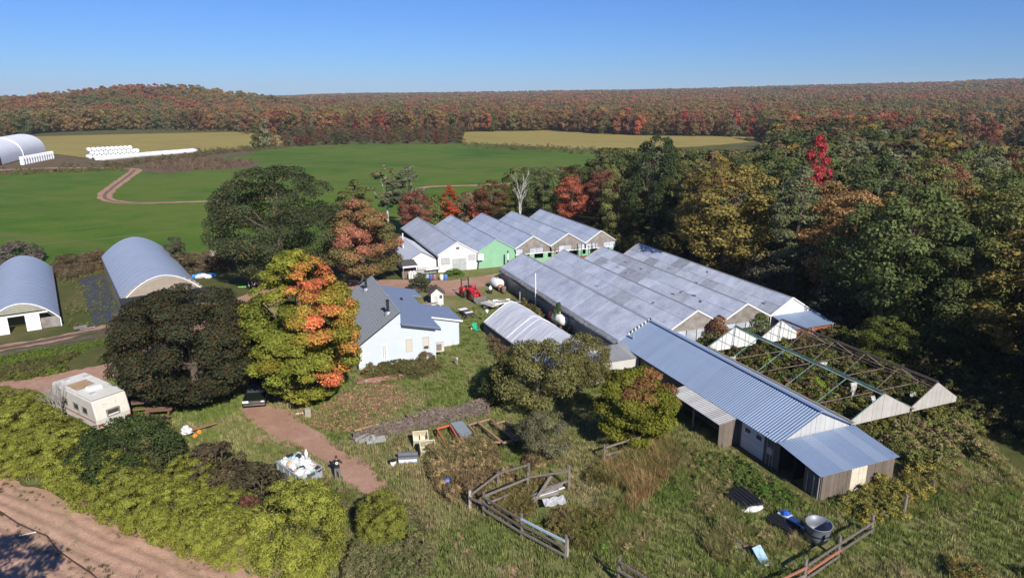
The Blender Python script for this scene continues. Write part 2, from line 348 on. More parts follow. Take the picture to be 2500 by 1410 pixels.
ribbon('tunnel_lane', GP([(-150, 880), (0, 850), (120, 830), (230, 805), (310, 785), (400, 770)]), [2.2, 2, 1.8, 1.6, 1.6, 1.4], .028, M_DIRT, 'narrow red dirt lane in front of the plastic tunnels', .5, .2, 5)
sheet('bare_patch', GP([(-60, 950), (-60, 925), (0, 925), (35, 930), (20, 942)]), .028, M_DIRT, 'patch of red earth beside the garden beds', .4, .2, 31)
# ploughed field with real furrows
pa, pb = G(-60, 1125), G(640, 1412); pd = (pb-pa).to_2d().normalized(); pn = Vector((pd.y, -pd.x))
sN, tN = 330, 150; S, T_ = np.meshgrid(np.linspace(-14, 46, sN), np.linspace(0, 24, tN), indexing='ij')
edge = (fbm(S*.5, S*0+3, 3)-.5)*1.3; T2 = T_+edge*np.clip(1-T_/2, 0, 1)
X_ = pa.x+pd.x*S+pn.x*T2; Y_ = pa.y+pd.y*S+pn.y*T2
Z_ = .03+.035*np.sin(T_*2*np.pi/.75+fbm(S*.2, T_*.2, 2)*2)*np.clip(T_/1.5, 0, 1)+.09*(fbm(S*1.7, T_*1.7, 4)-.5)+.05*(fbm(S*.3, T_*3, 3)-.5)+.05
I_, J_ = np.meshgrid(np.arange(sN-1), np.arange(tN-1), indexing='ij')
pf = np.stack([I_*tN+J_, (I_+1)*tN+J_, (I_+1)*tN+J_+1, I_*tN+J_+1], -1).reshape(-1, 4)
po = bpy.data.objects.new('ploughed_field', npmesh('ploughed_field', np.stack([X_, Y_, Z_], -1).reshape(-1, 3), pf, M_PLOW)); link(po); tag(po, 'bare pink brown ploughed field along the shrub row', None, None, 'structure')
for p_ in po.data.polygons: p_.use_smooth = True
# garden beds
M_PLAS = M('black_mulch_film', (.035, .036, .04), .7, 0, .4, 2, .6, (.07, .075, .085), .5, ((.1, .11, .04), 1.4, .55))
def strip(name, a, b, wd, z, mat, label, seed):
    o = ribbon(name, [a, (a+b)/2, b], [wd]*3, z, mat, label, .4, .08, seed); return o
for i, (a, b) in enumerate([((238, 672), (288, 782)), ((222, 674), (268, 785)), ((206, 680), (246, 790))]):
    strip('mulch_strip', G(*a), G(*b), 1.35, .03+.003*i, M_PLAS, 'black plastic mulch strip between the two tunnels, weeds poking through', 40+i)
for i, (a, b) in enumerate([((-80, 880), (300, 808)), ((-80, 866), (300, 796))]):
    strip('garden_bed', G(*a), G(*b), .9, .034+.003*i, M('bed_soil', (.1, .075, .06), .95, 0, .3, 1.5, .5, (.15, .11, .085)), 'dark soil bed beside the dirt lane', 50+i)
# ================================================================== trees
M_BARK = M('bark', (.11, .085, .065), .95, 0, .35, 6, .6); M_BIRCH = M('birch_bark', (.5, .48, .44), .85, 0, .2, 5, .3, None, .2, ((.06, .05, .045), 3, .62))
def rdir(rg, n):
    v = rg.normal(size=(n, 3)); return v/np.linalg.norm(v, axis=1)[:, None]
def leafquads(C, N, rg, sz, aspect=.75):
    n = len(C); a = rdir(rg, n); T1 = np.cross(N, a); T1 /= np.linalg.norm(T1, axis=1)[:, None]+1e-9; T2 = np.cross(N, T1)
    s = (sz*(.6+.8*rg.rand(n)))[:, None]; l = T1*s; w_ = T2*s*aspect*.5; fold = N*s*.12
    v = np.stack([C-l*.5, C-l*.05+w_+fold, C+l*.5, C-l*.05-w_+fold], 1).reshape(-1, 3)
    return v, np.arange(4*n).reshape(n, 4)
ENV = {'round': lambda t: np.sqrt(np.clip(1-(2*t-1)**2, 0, 1))*.98+.02, 'egg': lambda t: np.clip(np.sqrt(np.clip(t*5, 0, 1))*np.sqrt(np.clip(1-t, 0, 1))*1.18, 0, 1),
       'oval': lambda t: np.clip(np.sin(np.pi*np.clip(t, 0, 1)**.85), 0, 1)**.7, 'cone': lambda t: np.clip(1.02-t, 0, 1)*(.85+.15*np.sin(t*40)), 'bush': lambda t: np.sqrt(np.clip(1-np.where(t > .42, (t-.42)/.6, (t-.42)/.7)**2, 0, 1)), 'pear': lambda t: np.sqrt(np.clip(1-np.where(t > .36, (t-.36)/.66, (t-.36)/.42)**2, 0, 1)), 'dome': lambda t: np.sqrt(np.clip(1-t*t, 0, 1))}
def crown(name, seed, rx, z0, z1, n, leaf, lobes=26, shape='round', lr=.36, colorfn=None, aspect=.75, mat=None, inner=.25, up=.35, jit=.2):
    rg = np.random.RandomState(seed); e = ENV[shape]; H_ = z1-z0
    t = (np.arange(lobes)+rg.rand(lobes))/lobes*.94+.03; rg.shuffle(t); ang = rg.rand(lobes)*6.283; ev = e(t)*rx
    lrad = rx*lr*(.75+.5*rg.rand(lobes))*(.45+.55*ev/rx); rad = np.clip(ev-lrad*.75, 0, None)*(1-inner*rg.rand(lobes)**2)
    rad = np.where(rg.rand(lobes) < .12, rad*.4, rad)
    LC = np.stack([rad*np.cos(ang), rad*np.sin(ang), z0+t*H_], 1); LC[:, 2] = np.clip(LC[:, 2], z0+lrad*.6, z1-lrad*.55)
    wgt = lrad**2; wgt = wgt/wgt.sum(); li = rg.choice(lobes, n, p=wgt); d = rdir(rg, n)
    out = LC[li]-np.array([0, 0, z0+H_*.4]); out /= np.linalg.norm(out, axis=1)[:, None]+1e-6
    d = d+out*.55+np.array([0, 0, up])*.6; d /= np.linalg.norm(d, axis=1)[:, None]
    rr = lrad[li]*(1-jit*2.2*rg.rand(n)**1.5+jit*.9*rg.rand(n)); sq = np.array([1.05, 1.05, .62])
    C = LC[li]+d*rr[:, None]*sq
    N = d*.75+rdir(rg, n)*.55+np.array([0, 0, .25]); N /= np.linalg.norm(N, axis=1)[:, None]
    v, f = leafquads(C, N, rg, leaf, aspect); me = npmesh(name, v, f, mat or LEAF)
    lob = .78+.44*rg.rand(lobes)
    col = np.ones((n, 4), np.float32); col[:, :3] = lob[li][:, None]
    if colorfn is not None: col[:, :3] *= colorfn(C, LC[li], li, rg)
    at = me.attributes.new('lc', 'FLOAT_COLOR', 'FACE'); at.data.foreach_set('color', col.ravel())
    return me, LC
def trunk(name, seed, h, r, LC, mat, nb=7, lean=.3):
    rg = random.Random(seed); b = MB(); dx, dy = (rg.random()-.5)*lean, (rg.random()-.5)*lean
    pts = [Vector((dx*q*q*2, dy*q*q*2, h*q)) for q in (0, .05, .25, .5, .75, 1)]; b.path([pts[0]-Vector((0, 0, .25))]+pts[1:], [r*1.35, r*1.05, r*.9, r*.7, r*.45, r*.15], 7)
    for L_ in rg.sample(list(LC), min(nb, len(LC))):
        L_ = Vector(L_); q = max(.15, min(.85, (L_.z/h)*.6)); s = Vector((dx*q*q*2, dy*q*q*2, h*q)); m = s.lerp(L_, .5)+Vector((0, 0, -.08*h*.3))
        b.path([s, m, L_], [r*.45, r*.28, r*.08], 5)
    me = b.mesh(name); me.materials.append(mat); return me
PROTO = {}
def proto(key, seed, h, rx, z0, n, leaf, bark=None, tr=None, **kw):
    me, LC = crown('crown', seed, rx, z0, h, n, leaf, **kw); tm = trunk('trunk', seed, h*.85, tr or h*.022, LC, bark or M_BARK)
    PROTO[key] = (me, tm, h, rx)
for k in range(4): proto('maple%d' % k, 10+k, 13, 4.6, 1.6, 13000, .26, lobes=70, shape='round', lr=.25)
for k in range(3): proto('ash%d' % k, 20+k, 14, 3.6, 2.2, 10500, .26, lobes=60, shape='egg', lr=.25)
for k in range(2): proto('poplar%d' % k, 30+k, 15, 2.7, 2.5, 8500, .24, lobes=60, shape='oval', lr=.28)
for k in range(2): proto('birch%d' % k, 40+k, 12, 2.7, 4.0, 1700, .36, bark=M_BIRCH, lobes=24, shape='oval', lr=.3, tr=.17)
for k in range(2): proto('spruce%d' % k, 50+k, 13, 2.6, .8, 5000, .3, lobes=80, shape='cone', lr=.28, up=.1)
for k in range(3): proto('shrub%d' % k, 60+k, 3, 2.0, .05, 3800, .18, lobes=34, shape='dome', lr=.34, tr=.06)
for k in range(4): proto('plume%d' % k, 70+k, 4.2, 2.3, .0, 32000, .14, lobes=190, shape='bush', lr=.17, aspect=.25, tr=.05, up=.5, jit=.4, inner=.05)
def tree(kind, xy, h, r, col, name, label, cat='tree', group=None, rz=None, rg=random.Random(3), z=0):
    me, tm, h0, r0 = PROTO[kind]; o = thing(name, label, cat, (xy[0], xy[1], z), rg.random()*6.283 if rz is None else rz, group)
    o.scale = (r/r0, r/r0, h/h0); t = inst('trunk', tm, o, (0, 0, 0)); c = inst('crown', me, o, (0, 0, 0)); c.color = (*[min(.6, q*1.35) for q in col], 1); return o
def boxtree(kind, cx, by, ty, wpx, col, name, label, cat='tree', group=None, hk=1.0):
    g = G(cx, by); return tree(kind, g, HT(cx, by, ty)*hk, wpx/2*DIST(g)/FPX, col, name, label, cat, group)
GREEN = (.075, .1, .034); DGREEN = (.045, .068, .028); OLIVE = (.12, .125, .04); OCHRE = (.25, .17, .045); RUST = (.24, .125, .055); MAROON = (.19, .075, .055)
CRIM = (.33, .05, .05); GREYG = (.14, .15, .085); ORANGE = (.36, .1, .02); SALMON = (.32, .1, .06); LIME = (.15, .16, .02); BROWN = (.17, .115, .065); YELG = (.16, .15, .025)
# --- the big yard trees, each with a crown of its own
def hero(name, label, cx, by, ty, wpx, seed, n, leaf, z0, col=(1, 1, 1), lobes=60, shape='round', lr=.28, colorfn=None, tr=.3, bark=None, h=None, **kw):
    g = G(cx, by); H_ = h or HT(cx, by, ty); r = wpx/2*DIST(g)/FPX
    me, LC = crown('crown', seed, r, z0, H_, n, leaf, lobes=lobes, shape=shape, lr=lr, colorfn=colorfn, **kw)
    o = thing(name, label, 'tree', g); inst('trunk', trunk('trunk', seed, H_*.8, tr, LC, bark or M_BARK, 12), o, (0, 0, 0)); c = inst('crown', me, o, (0, 0, 0)); c.color = (*col, 1); return o
hero('maple_tree', 'huge round dark purple-green maple between the camper and the tunnels', 484, 975, 712, 342, 101, 92000, .17, .9, (.06, .06, .036), 190, 'round', .18,
     lambda C, L_, li, rg: np.where((rg.rand(len(C)) < .22)[:, None], np.array([1.7, 1.0, .8]), np.array([.9, 1.05, .95])), .38)
def ymaple(C, L_, li, rg):
    h = (C[:, 2]-C[:, 2].min())/np.ptp(C[:, 2]); right = C[:, 0]/np.abs(C[:, 0]).max()
    q = .2+.42*fbm(L_[:, 0]*.6+9.3, L_[:, 2]*.6+4.1, 2)+.05*right+.03*rg.randn(len(C)); nm = np.zeros((len(C), 3))
    for bx_, bz_, br_ in ((790, 668, 52), (705, 622, 16), (815, 748, 50), (880, 812, 34), (818, 885, 30), (622, 748, 28)):
        d_ = np.hypot(L_[:, 0]-(bx_-752)*.0345, L_[:, 2]-(985-bz_)/382*12.4)/(br_*.03); q = np.maximum(q, .9-.36*d_+.06*rg.randn(len(C))-.12*(L_[:, 1] > 1.5))
    yg = np.array([.27, .265, .045]); gr = np.array([.2, .225, .04]); ye = np.array([.36, .28, .05]); og = np.array([.58, .23, .08]); rd = np.array([.62, .18, .09])
    for lo, hi, a, b in ((-9, .38, gr, gr), (.38, .5, gr, yg), (.5, .6, yg, ye), (.6, .68, ye, og), (.68, .8, og, rd), (.8, 9, rd, rd)):
        m = (q >= lo) & (q < hi); t = np.clip((q-lo)/(hi-lo), 0, 1)[:, None]; nm = np.where(m[:, None], a*(1-t)+b*t, nm)
    return nm
hero('maple_tree', 'tall yellow-green maple with orange-red patches beside the grey-roofed house', 752, 985, 603, 272, 102, 85000, .17, .3, (1, 1, 1), 260, 'oval', .165, ymaple, .3)
hero('maple_tree', 'large dark green maple behind the yellow-orange maple, at the hay field edge', 690, 690, 410, 300, 103, 46000, .24, .6, (.075, .09, .044), 120, 'round', .2, lambda C, L_, li, rg: np.where((rg.rand(len(C)) < .1)[:, None], np.array([2.2, 1.3, .9]), np.array([1., 1., 1.])), .4)
def pmaple(C, L_, li, rg):
    q = fbm(L_[:, 0]*.5+3.3, L_[:, 2]*.45+8.1, 2)+.05*rg.randn(len(C)); nm = np.zeros((len(C), 3)); A = np.array([.16, .15, .06]); B = np.array([.28, .18, .075]); D_ = np.array([.4, .17, .11])
    t = np.clip((q-.36)/.25, 0, 1)[:, None]; t2 = np.clip((q-.57)/.12, 0, 1)[:, None]; return (A*(1-t)+B*t)*(1-t2)+D_*t2
hero('maple_tree', 'pink and orange turning maple behind the house chimney', 885, 690, 487, 205, 104, 34000, .22, 1.6, (1, 1, 1), 100, 'egg', .2, pmaple, .26)
# --- hand-placed trees around the buildings
for q in [('ash0', 870, 600, 437, 120, OLIVE, 'ash_tree', 'olive green tree behind the pink maple'), ('birch0', 948, 560, 403, 95, (.15, .14, .075), 'birch_tree', 'birch with pale tan crown and white trunk at the field edge'),
          ('poplar0', 1003, 565, 398, 85, GREYG, 'poplar_tree', 'tall grey-green poplar beside the white-trunked birch'), ('maple0', 1018, 575, 465, 85, MAROON, 'maple_tree', 'dark maroon maple behind the white greenhouse gable'),
          ('shrub0', 1065, 545, 478, 90, OLIVE, 'shrub', 'olive shrub behind the white greenhouse roof'), ('ash1', 1100, 545, 452, 55, (.34, .06, .03), 'maple_tree', 'slim bright orange-red maple at the field track'),
          ('shrub1', 1140, 540, 470, 80, BROWN, 'shrub', 'brown shrub between the slim orange maple and the crimson bush'), ('shrub2', 1172, 540, 462, 60, (.2, .04, .035), 'bush', 'crimson bush behind the green greenhouse gable'),
          ('maple1', 1200, 540, 440, 90, (.13, .075, .04), 'maple_tree', 'russet maple crown behind the crimson bush'), ('maple2', 1240, 535, 462, 85, (.085, .095, .02), 'maple_tree', 'fresh green tree beside the dead white tree'),
          ('shrub0', 1320, 530, 448, 95, (.07, .075, .035), 'bush', 'grey-green bush right of the dead white tree'), ('maple3', 1395, 545, 432, 90, SALMON, 'maple_tree', 'salmon pink maple behind the last greenhouse bay'),
          ('maple0', 1465, 545, 415, 90, (.15, .06, .045), 'maple_tree', 'dusky red maple beside the salmon pink one'), ('maple1', 1415, 520, 402, 110, (.07, .08, .03), 'maple_tree', 'dark green maple above the salmon pink one'),
          ('maple2', 1520, 560, 440, 90, (.2, .085, .03), 'maple_tree', 'rusty orange tree at the corner of the greenhouses'), ('maple3', 1590, 590, 333, 130, (.04, .056, .024), 'maple_tree', 'tall dark tree rising over the wood corner'),
          ('poplar1', 1690, 640, 385, 120, (.14, .125, .05), 'poplar_tree', 'pale ochre poplar at the wood edge'), ('maple0', 1765, 690, 398, 240, (.165, .13, .04), 'maple_tree', 'broad golden maple at the wood edge behind the long roofs'),
          ('ash2', 1895, 680, 392, 170, (.085, .105, .045), 'ash_tree', 'pale green ash beside the golden maple'), ('ash0', 1968, 640, 326, 95, (.36, .05, .06), 'maple_tree', 'bright crimson maple standing above the wood'),
          ('birch1', 2030, 640, 395, 90, (.06, .07, .03), 'birch_tree', 'dark-leaved birch with a bare pale trunk by the crimson maple'),
          ('maple1', 2350, 800, 468, 260, (.12, .115, .035), 'maple_tree', 'great olive-gold maple with rusty top deep in the shade'), ('maple2', 2290, 880, 600, 190, (.085, .1, .035), 'maple_tree', 'lower green maple under the great olive-gold one'),
          ('maple3', 2155, 905, 775, 125, (.09, .105, .025), 'maple_tree', 'young green maple growing inside the bare greenhouse frame'), ('maple2', 2480, 720, 560, 130, (.2, .03, .03), 'maple_tree', 'red maple half hidden beside the great olive-gold one'),
          ('shrub1', 1870, 720, 615, 130, (.13, .115, .075), 'bush', 'pale seeding bush beside the long greenhouse roof'), ('shrub2', 2010, 790, 700, 110, (.07, .075, .045), 'bush', 'grey bush in shade behind the blue lean-to roof'),
          ('shrub0', 1840, 700, 676, 40, (.3, .12, .04), 'bush', 'small orange bush by the greenhouse wall'),
          ('shrub0', 1700, 842, 785, 55, (.09, .075, .04), 'bush', 'brown bush growing against the weathered gable'), ('shrub1', 1750, 850, 772, 70, (.17, .09, .05), 'bush', 'reddish sapling bush in the ruined greenhouse'),
          ('shrub2', 1845, 828, 765, 70, (.075, .095, .03), 'bush', 'green bush between the weathered gables')]:
    boxtree(*q)
for q in [('shrub0', 1905, 905, 850, 70, (.17, .21, .05), 'bush', 'fresh green bush under the nearest green rafters'), ('shrub1', 1985, 985, 925, 75, (.18, .24, .045), 'bush', 'bright green bush behind the shed roof ridge'), ('shrub2', 2070, 925, 880, 70, (.11, .13, .045), 'bush', 'olive bush under the rusty rafters'), ('shrub1', 2010, 880, 830, 80, (.12, .14, .05), 'bush', 'grey-green bush amid the rusty frames'), ('shrub2', 1830, 850, 800, 70, (.13, .14, .045), 'bush', 'pale bush behind the white gable panes')]: boxtree(*q)
proto('apple', 90, 5.2, 4.0, .7, 16000, .17, lobes=60, shape='round', lr=.24, tr=.17, inner=.5)
proto('apple2', 91, 5.2, 4.0, .5, 16000, .17, lobes=60, shape='round', lr=.25, tr=.17)
boxtree('apple', 1312, 1005, 843, 215, (.135, .13, .048), 'apple_tree', 'spreading olive apple tree in front of the white tunnel')
boxtree('apple2', 1425, 950, 822, 130, (.13, .12, .045), 'apple_tree', 'smaller apple tree at the corner of the small metal annex')
g_ = G(1545, 1085); me_, LC_ = crown('crown', 95, 98*DIST(g_)/FPX, .3, HT(1545, 1085, 898), 24000, .16, lobes=70, shape='round', lr=.26, colorfn=lambda C, L_, li, rg: np.where((fbm(L_[:, 0]*.8, L_[:, 1]*.8)+.11*(C[:, 2]-3.4)+.05*rg.randn(len(C)) > .77)[:, None], np.array([.27, .14, .06]), np.array([.18, .185, .03])))
o_ = thing('pear_tree', 'rounded yellow-green fruit tree with rusty top before the brown shed wall', 'tree', g_); inst('trunk', trunk('trunk', 95, 3.6, .14, LC_, M_BARK), o_, (0, 0, 0)); c_ = inst('crown', me_, o_, (0, 0, 0)); c_.color = (1, 1, 1, 1)
boxtree('apple', 1335, 1115, 1015, 150, (.14, .135, .075), 'apple_tree', 'thin grey half-bare apple tree beside the rail fence')
boxtree('shrub1', 1215, 985, 890, 100, (.05, .06, .025), 'bush', 'dark low bush at the left foot of the spreading apple tree')
# --- shrub row along the ploughed field
HG = 'feathery yellow-green shrubs in the row'
for i, (cx, by, ty, wp) in enumerate([(-40, 1050, 965, 150), (25, 1065, 972, 150), (70, 1120, 1005, 150), (-5, 1135, 1035, 130), (135, 1150, 1035, 150), (60, 1160, 1060, 120), (195, 1190, 1062, 140), (250, 1235, 1110, 140), (310, 1265, 1150, 140), (375, 1295, 1180, 140), (435, 1315, 1190, 150), (505, 1345, 1222, 150), (580, 1375, 1262, 140), (470, 1225, 1125, 120), (560, 1290, 1200, 120), (330, 1210, 1130, 110)]):
    k = random.Random(i).uniform(.85, 1.12)
    boxtree('plume%d' % (i % 4), cx, by-16, ty-10, wp*.94, (.24*k, .25*k, .05*k), 'willow_shrub', 'feathery yellow-green shrub along the ploughed field, '+('beside the camper' if cx < 230 else 'below the broad dark green bush' if cx < 400 else 'between dark bushes and big plume'), 'shrub', HG+(' by the camper' if cx < 230 else ' below the dark bush' if cx < 400 else ' near the big plume'))
boxtree('plume1', 735, 1375, 1183, 212, (.245, .255, .05), 'willow_shrub', 'big round yellow-green plume shrub in front of the rubbish trailer', 'shrub')
boxtree('plume2', 935, 1320, 1206, 118, (.21, .22, .045), 'willow_shrub', 'single round plume shrub standing alone near the lane end', 'shrub')
boxtree('apple2', 325, 1180, 1038, 215, (.042, .06, .022), 'lilac_bush', 'broad dark green bush overhanging the camper', 'shrub')
boxtree('shrub0', 420, 1170, 1062, 105, (.055, .06, .026), 'lilac_bush', 'smaller dull green bush right of the broad dark one', 'shrub')
boxtree('shrub1', 535, 1195, 1083, 150, (.085, .066, .04), 'viburnum_bush', 'brownish purple bush in the shrub row, nearest the lane', 'shrub')
boxtree('shrub2', 640, 1245, 1135, 150, (.066, .058, .034), 'viburnum_bush', 'dusky brown-green bush beside the rubbish trailer', 'shrub')
boxtree('shrub0', 612, 1300, 1215, 95, (.12, .06, .04), 'viburnum_bush', 'low reddish brown bush beside the big round plume shrub', 'shrub')
for cx, by, ty, wp, c_, lb in [(960, 895, 876, 120, (.09, .085, .035), 'low planting of mixed weeds under the house wall'), (1040, 888, 858, 50, (.13, .1, .045), 'rusty low bush at the house corner'), (935, 890, 855, 45, (.06, .07, .035), 'small dark bush under the narrow house window'),
                          (980, 884, 858, 30, (.06, .08, .045), 'small grey-green bush beside the basement window'), (1027, 710, 668, 60, (.07, .08, .045), 'grey-green willow bush beside the house roof and drive'), (1108, 672, 656, 50, (.1, .16, .03), 'bright green rhubarb clump before the white gable'),
                          (1005, 905, 890, 120, (.1, .095, .04), 'scrubby weeds behind the red boards'), (1362, 800, 738, 26, (.06, .09, .035), 'slim green sapling against the greenhouse side wall'), (430, 640, 580, 55, (.085, .085, .05), 'spindly shrub behind the porch tunnel'),
                          (50, 640, 590, 90, (.12, .1, .085), 'grey bare-looking shrub behind the open tunnel'), (1690, 745, 690, 60, (.1, .08, .035), 'brown thicket along the greenhouse side'), (1620, 640, 575, 90, (.11, .1, .035), 'yellowing thicket behind the greenhouse corner'),
                          (1550, 620, 575, 70, (.1, .095, .03), 'olive thicket beside the greenhouse end')]:
    boxtree('shrub%d' % (cx % 3), cx, by, ty, wp, c_, 'bush', lb, 'shrub')
# row of small scrub along the tunnels' field edge
for i in range(16):
    cx = 160+i*25+random.Random(i).uniform(-8, 8)
    if 245 < cx < 410: continue
    boxtree('shrub%d' % (i % 3), cx, 655+random.Random(i+9).uniform(-12, 8), 622, 62, [(.12, .085, .05), (.1, .085, .045), (.13, .1, .065)][i % 3], 'bush', 'brown scrub bush along the hay field edge behind the tunnels', 'shrub', 'brown scrub at the field edge')
# dead tree, bare bush
def bare(name, label, g, h, seed, mat, r0=.16, n=9, spread=.35, cat='tree'):
    rg = random.Random(seed); b = MB(); o = thing(name, label, cat, g)
    def grow(p, d, L_, r, lv):
        q = p+d*L_*.5+Vector((rg.uniform(-1, 1), rg.uniform(-1, 1), .3))*L_*.06; e = p+d*L_
        b.path([p, q, e], [r, r*.8, r*.5], 5)
        if lv:
            for k in range(3 if lv > 1 else 2):
                dd = (d+Vector((rg.uniform(-1, 1), rg.uniform(-1, 1), rg.uniform(-.1, .7)))*spread*2).normalized(); grow(p.lerp(e, rg.uniform(.45, 1)), dd, L_*rg.uniform(.45, .7), r*.5, lv-1)
    for k in range(n): grow(Vector((rg.uniform(-.3, .3), rg.uniform(-.3, .3), -.1)) if n > 2 else Vector((k*.3, 0, -.1)), Vector((rg.uniform(-1, 1)*spread*(n > 2), rg.uniform(-1, 1)*spread*(n > 2), 1)).normalized(), h*rg.uniform(.5, .62), r0, 3)
    b.build('branches', mat, o); return o
bare('dead_tree', 'bare bleached dead tree behind the greenhouse roofs', G(1268, 545), HT(1268, 545, 428), 5, M_BIRCH, .14, 2, .3)
bare('bare_shrub', 'leafless grey twiggy shrub leaning over the camper', G(150, 1035), 3.6, 8, M('grey_twig', (.3, .27, .25), .9), .035, 12, .45, 'shrub')
# --- the wood: nearest trees one by one, the rest as one mass
HAYP = [(p.x, p.y) for p in hay]
FIELDS = [HAYP]+[[(p.x, p.y) for p in GP(L_)] for L_ in ([(-700, 352), (0, 333), (190, 322), (330, 318), (560, 321), (692, 332), (690, 356), (560, 368), (-700, 400)], [(1128, 352), (1132, 323), (1340, 319), (1440, 326), (1560, 332), (1840, 335), (1850, 348), (1700, 364), (1545, 372), (1430, 368), (1300, 359)], [(1540, 390), (1548, 370), (1850, 346), (1905, 350), (1880, 372), (1700, 392)], [(2318, 319), (2485, 321), (2570, 326), (2430, 336), (2335, 333)], [(-900, 460), (-900, 365), (480, 368), (640, 365), (480, 392), (300, 415)])]
YARD = [tuple(p)[:2] for p in GP([(-900, 680), (0, 650), (540, 622), (1000, 560), (1200, 515), (1290, 500), (1345, 465)])]+[tuple(UV(*q))[:2] for q in ((46, 119), (55, 115), (60, 95), (59, 60), (57.5, 25), (62, -8), (62, -60))]+[(-400, -60), (-400, 120)]
rg = np.random.RandomState(77)
def scatter_pts(D0, D1, s):
    xs = np.arange(-.86*D1, .86*D1, s); ys = np.arange(-12 if D0 < 50 else D0*.6, D1, s); X, Y = np.meshgrid(xs, ys); X = X+rg.uniform(-.42, .42, X.shape)*s; Y = Y+rg.uniform(-.42, .42, Y.shape)*s
    X, Y = X.ravel(), Y.ravel(); D = np.hypot(X, Y); k = (D >= D0) & (D < D1) & (np.abs(X) < .84*Y+30)
    X, Y = X[k], Y[k]; m = ~inpoly(X, Y, YARD)
    for f_ in FIELDS: m &= ~inpoly(X, Y, f_)
    return X[m], Y[m]
FP = [scatter_pts(30, 320, 5.6), scatter_pts(320, 800, 7.2), scatter_pts(800, 1500, 9.5), scatter_pts(1500, 2700, 14)]
fx = np.concatenate([p[0] for p in FP]); fy = np.concatenate([p[1] for p in FP]); fD = np.hypot(fx, fy)
# low hedge growth between the fields, taller timber elsewhere
HED = [[(p.x, p.y) for p in GP(L_)] for L_ in ([(685, 360), (690, 334), (800, 327), (1000, 328), (1131, 326), (1131, 352), (850, 354)], [(1131, 352), (1300, 356), (1430, 365), (1440, 370), (1300, 361)])]
inh = inpoly(fx, fy, HED[0]) | inpoly(fx, fy, HED[1])
fh = np.where(inh, rg.uniform(4, 7, len(fx)), rg.uniform(9.5, 16, len(fx)))*np.where(fD > 1500, 1.15, 1)
fpx = 1250+FPX*fx/(fy*_c+CAMH*_s)
PAL = np.array([GREEN, DGREEN, OLIVE, OCHRE, RUST, MAROON, CRIM, GREYG, BROWN, SALMON])
_lim = np.where((fpx > 1470) & (fpx < 1870) & (fD < 345), np.maximum(2.2, 23.3-fD*.0690), np.where((fpx > 1200) & (fpx <= 1470) & (fD < 345), np.maximum(2.5, 22.6-fD*.092), np.where((fpx > 2315) & (fpx < 2495) & (fD < 440), np.maximum(4, 23.3-fD*.054), 99))); fh = np.minimum(fh, _lim)
zone = fbm(fx*.006+3, fy*.006+8, 3); z2 = fbm(fx*.02+50, fy*.02, 3)
Wt = np.tile(np.array([2.4, 1.1, 3.4, 1.5, 1.3, .7, .1, 1.7, 2.6, .3]), (len(fx), 1))
redz = np.clip((zone-.45)*5, 0, 1)*(fD > 250); Wt[:, 4] += 4*redz; Wt[:, 5] += 3.5*redz; Wt[:, 8] += 3*redz
edge_red = ((fpx > 650) & (fpx < 2350) & (fD > 300) & (fD < 640)); Wt[:, 6] += 1.3*edge_red; Wt[:, 5] += 2.4*edge_red; Wt[:, 9] += .8*edge_red; Wt[:, 4] += 1.2*edge_red
far_ = fD > 750; Wt[:, 4] += 2.5*far_; Wt[:, 8] += 3.5*far_; Wt[:, 6] *= np.where(far_, .5, 1); Wt[:, 3] += 1.2*far_
Wt = Wt/Wt.sum(1)[:, None]; ci = (Wt.cumsum(1) > rg.rand(len(fx))[:, None]).argmax(1)
ci = np.where((ci == 6) & (fD < 230), 2, ci); fc = PAL[ci]*(.75+.5*rg.rand(len(fx)))[:, None]
nr_ = (fD < 330)[:, None]; fc = np.where(nr_, fc*.66+np.array([.105, .11, .046])*.34, fc)
pat = fbm(fx*.011+20, fy*.0075+3, 3); PC = np.array([(.1, .125, .05), (.16, .15, .055), (.24, .14, .06), (.3, .09, .065), (.13, .135, .06), (.25, .17, .065), (.11, .125, .055)]); pq = np.clip((pat-.22)/.56*6, 0, 5.999); pi_ = pq.astype(int); pt_ = (pq-pi_)[:, None]; pc_ = PC[pi_]*(1-pt_)+PC[pi_+1]*pt_
fd_ = np.clip((fD-330)/500, 0, .68)[:, None]; fc = fc*(1-fd_)+pc_*(.85+.3*rg.rand(len(fx)))[:, None]*fd_; fc = fc*np.where(nr_, 1.15, 1.42)
fc[inh] = fc[inh]*.4+np.array([.09, .085, .045])*.6
order = np.argsort(fD); near = order[:215]; nearset = np.zeros(len(fx), bool)
hp = [(o.location.x, o.location.y) for o in COL.objects if o.name.split('.')[0].endswith('tree') and o.parent is None]
NM = {0: ('maple', 'green'), 1: ('spruce', 'dark green'), 2: ('maple', 'olive'), 3: ('ash', 'ochre'), 4: ('maple', 'rusty'), 5: ('maple', 'maroon'), 6: ('maple', 'crimson'), 7: ('poplar', 'grey-green'), 8: ('ash', 'brown'), 9: ('maple', 'salmon')}
NV = {'maple': 4, 'ash': 3, 'poplar': 2, 'spruce': 2, 'birch': 2}; nt_ = 0
def where(x, y):
    v = toUV(x, y)[1]; return 'well behind the far greenhouses' if v > 135 else 'just behind the far greenhouses' if v > 105 else 'alongside the long patchwork roofs' if v > 52 else 'alongside the ruined greenhouse'
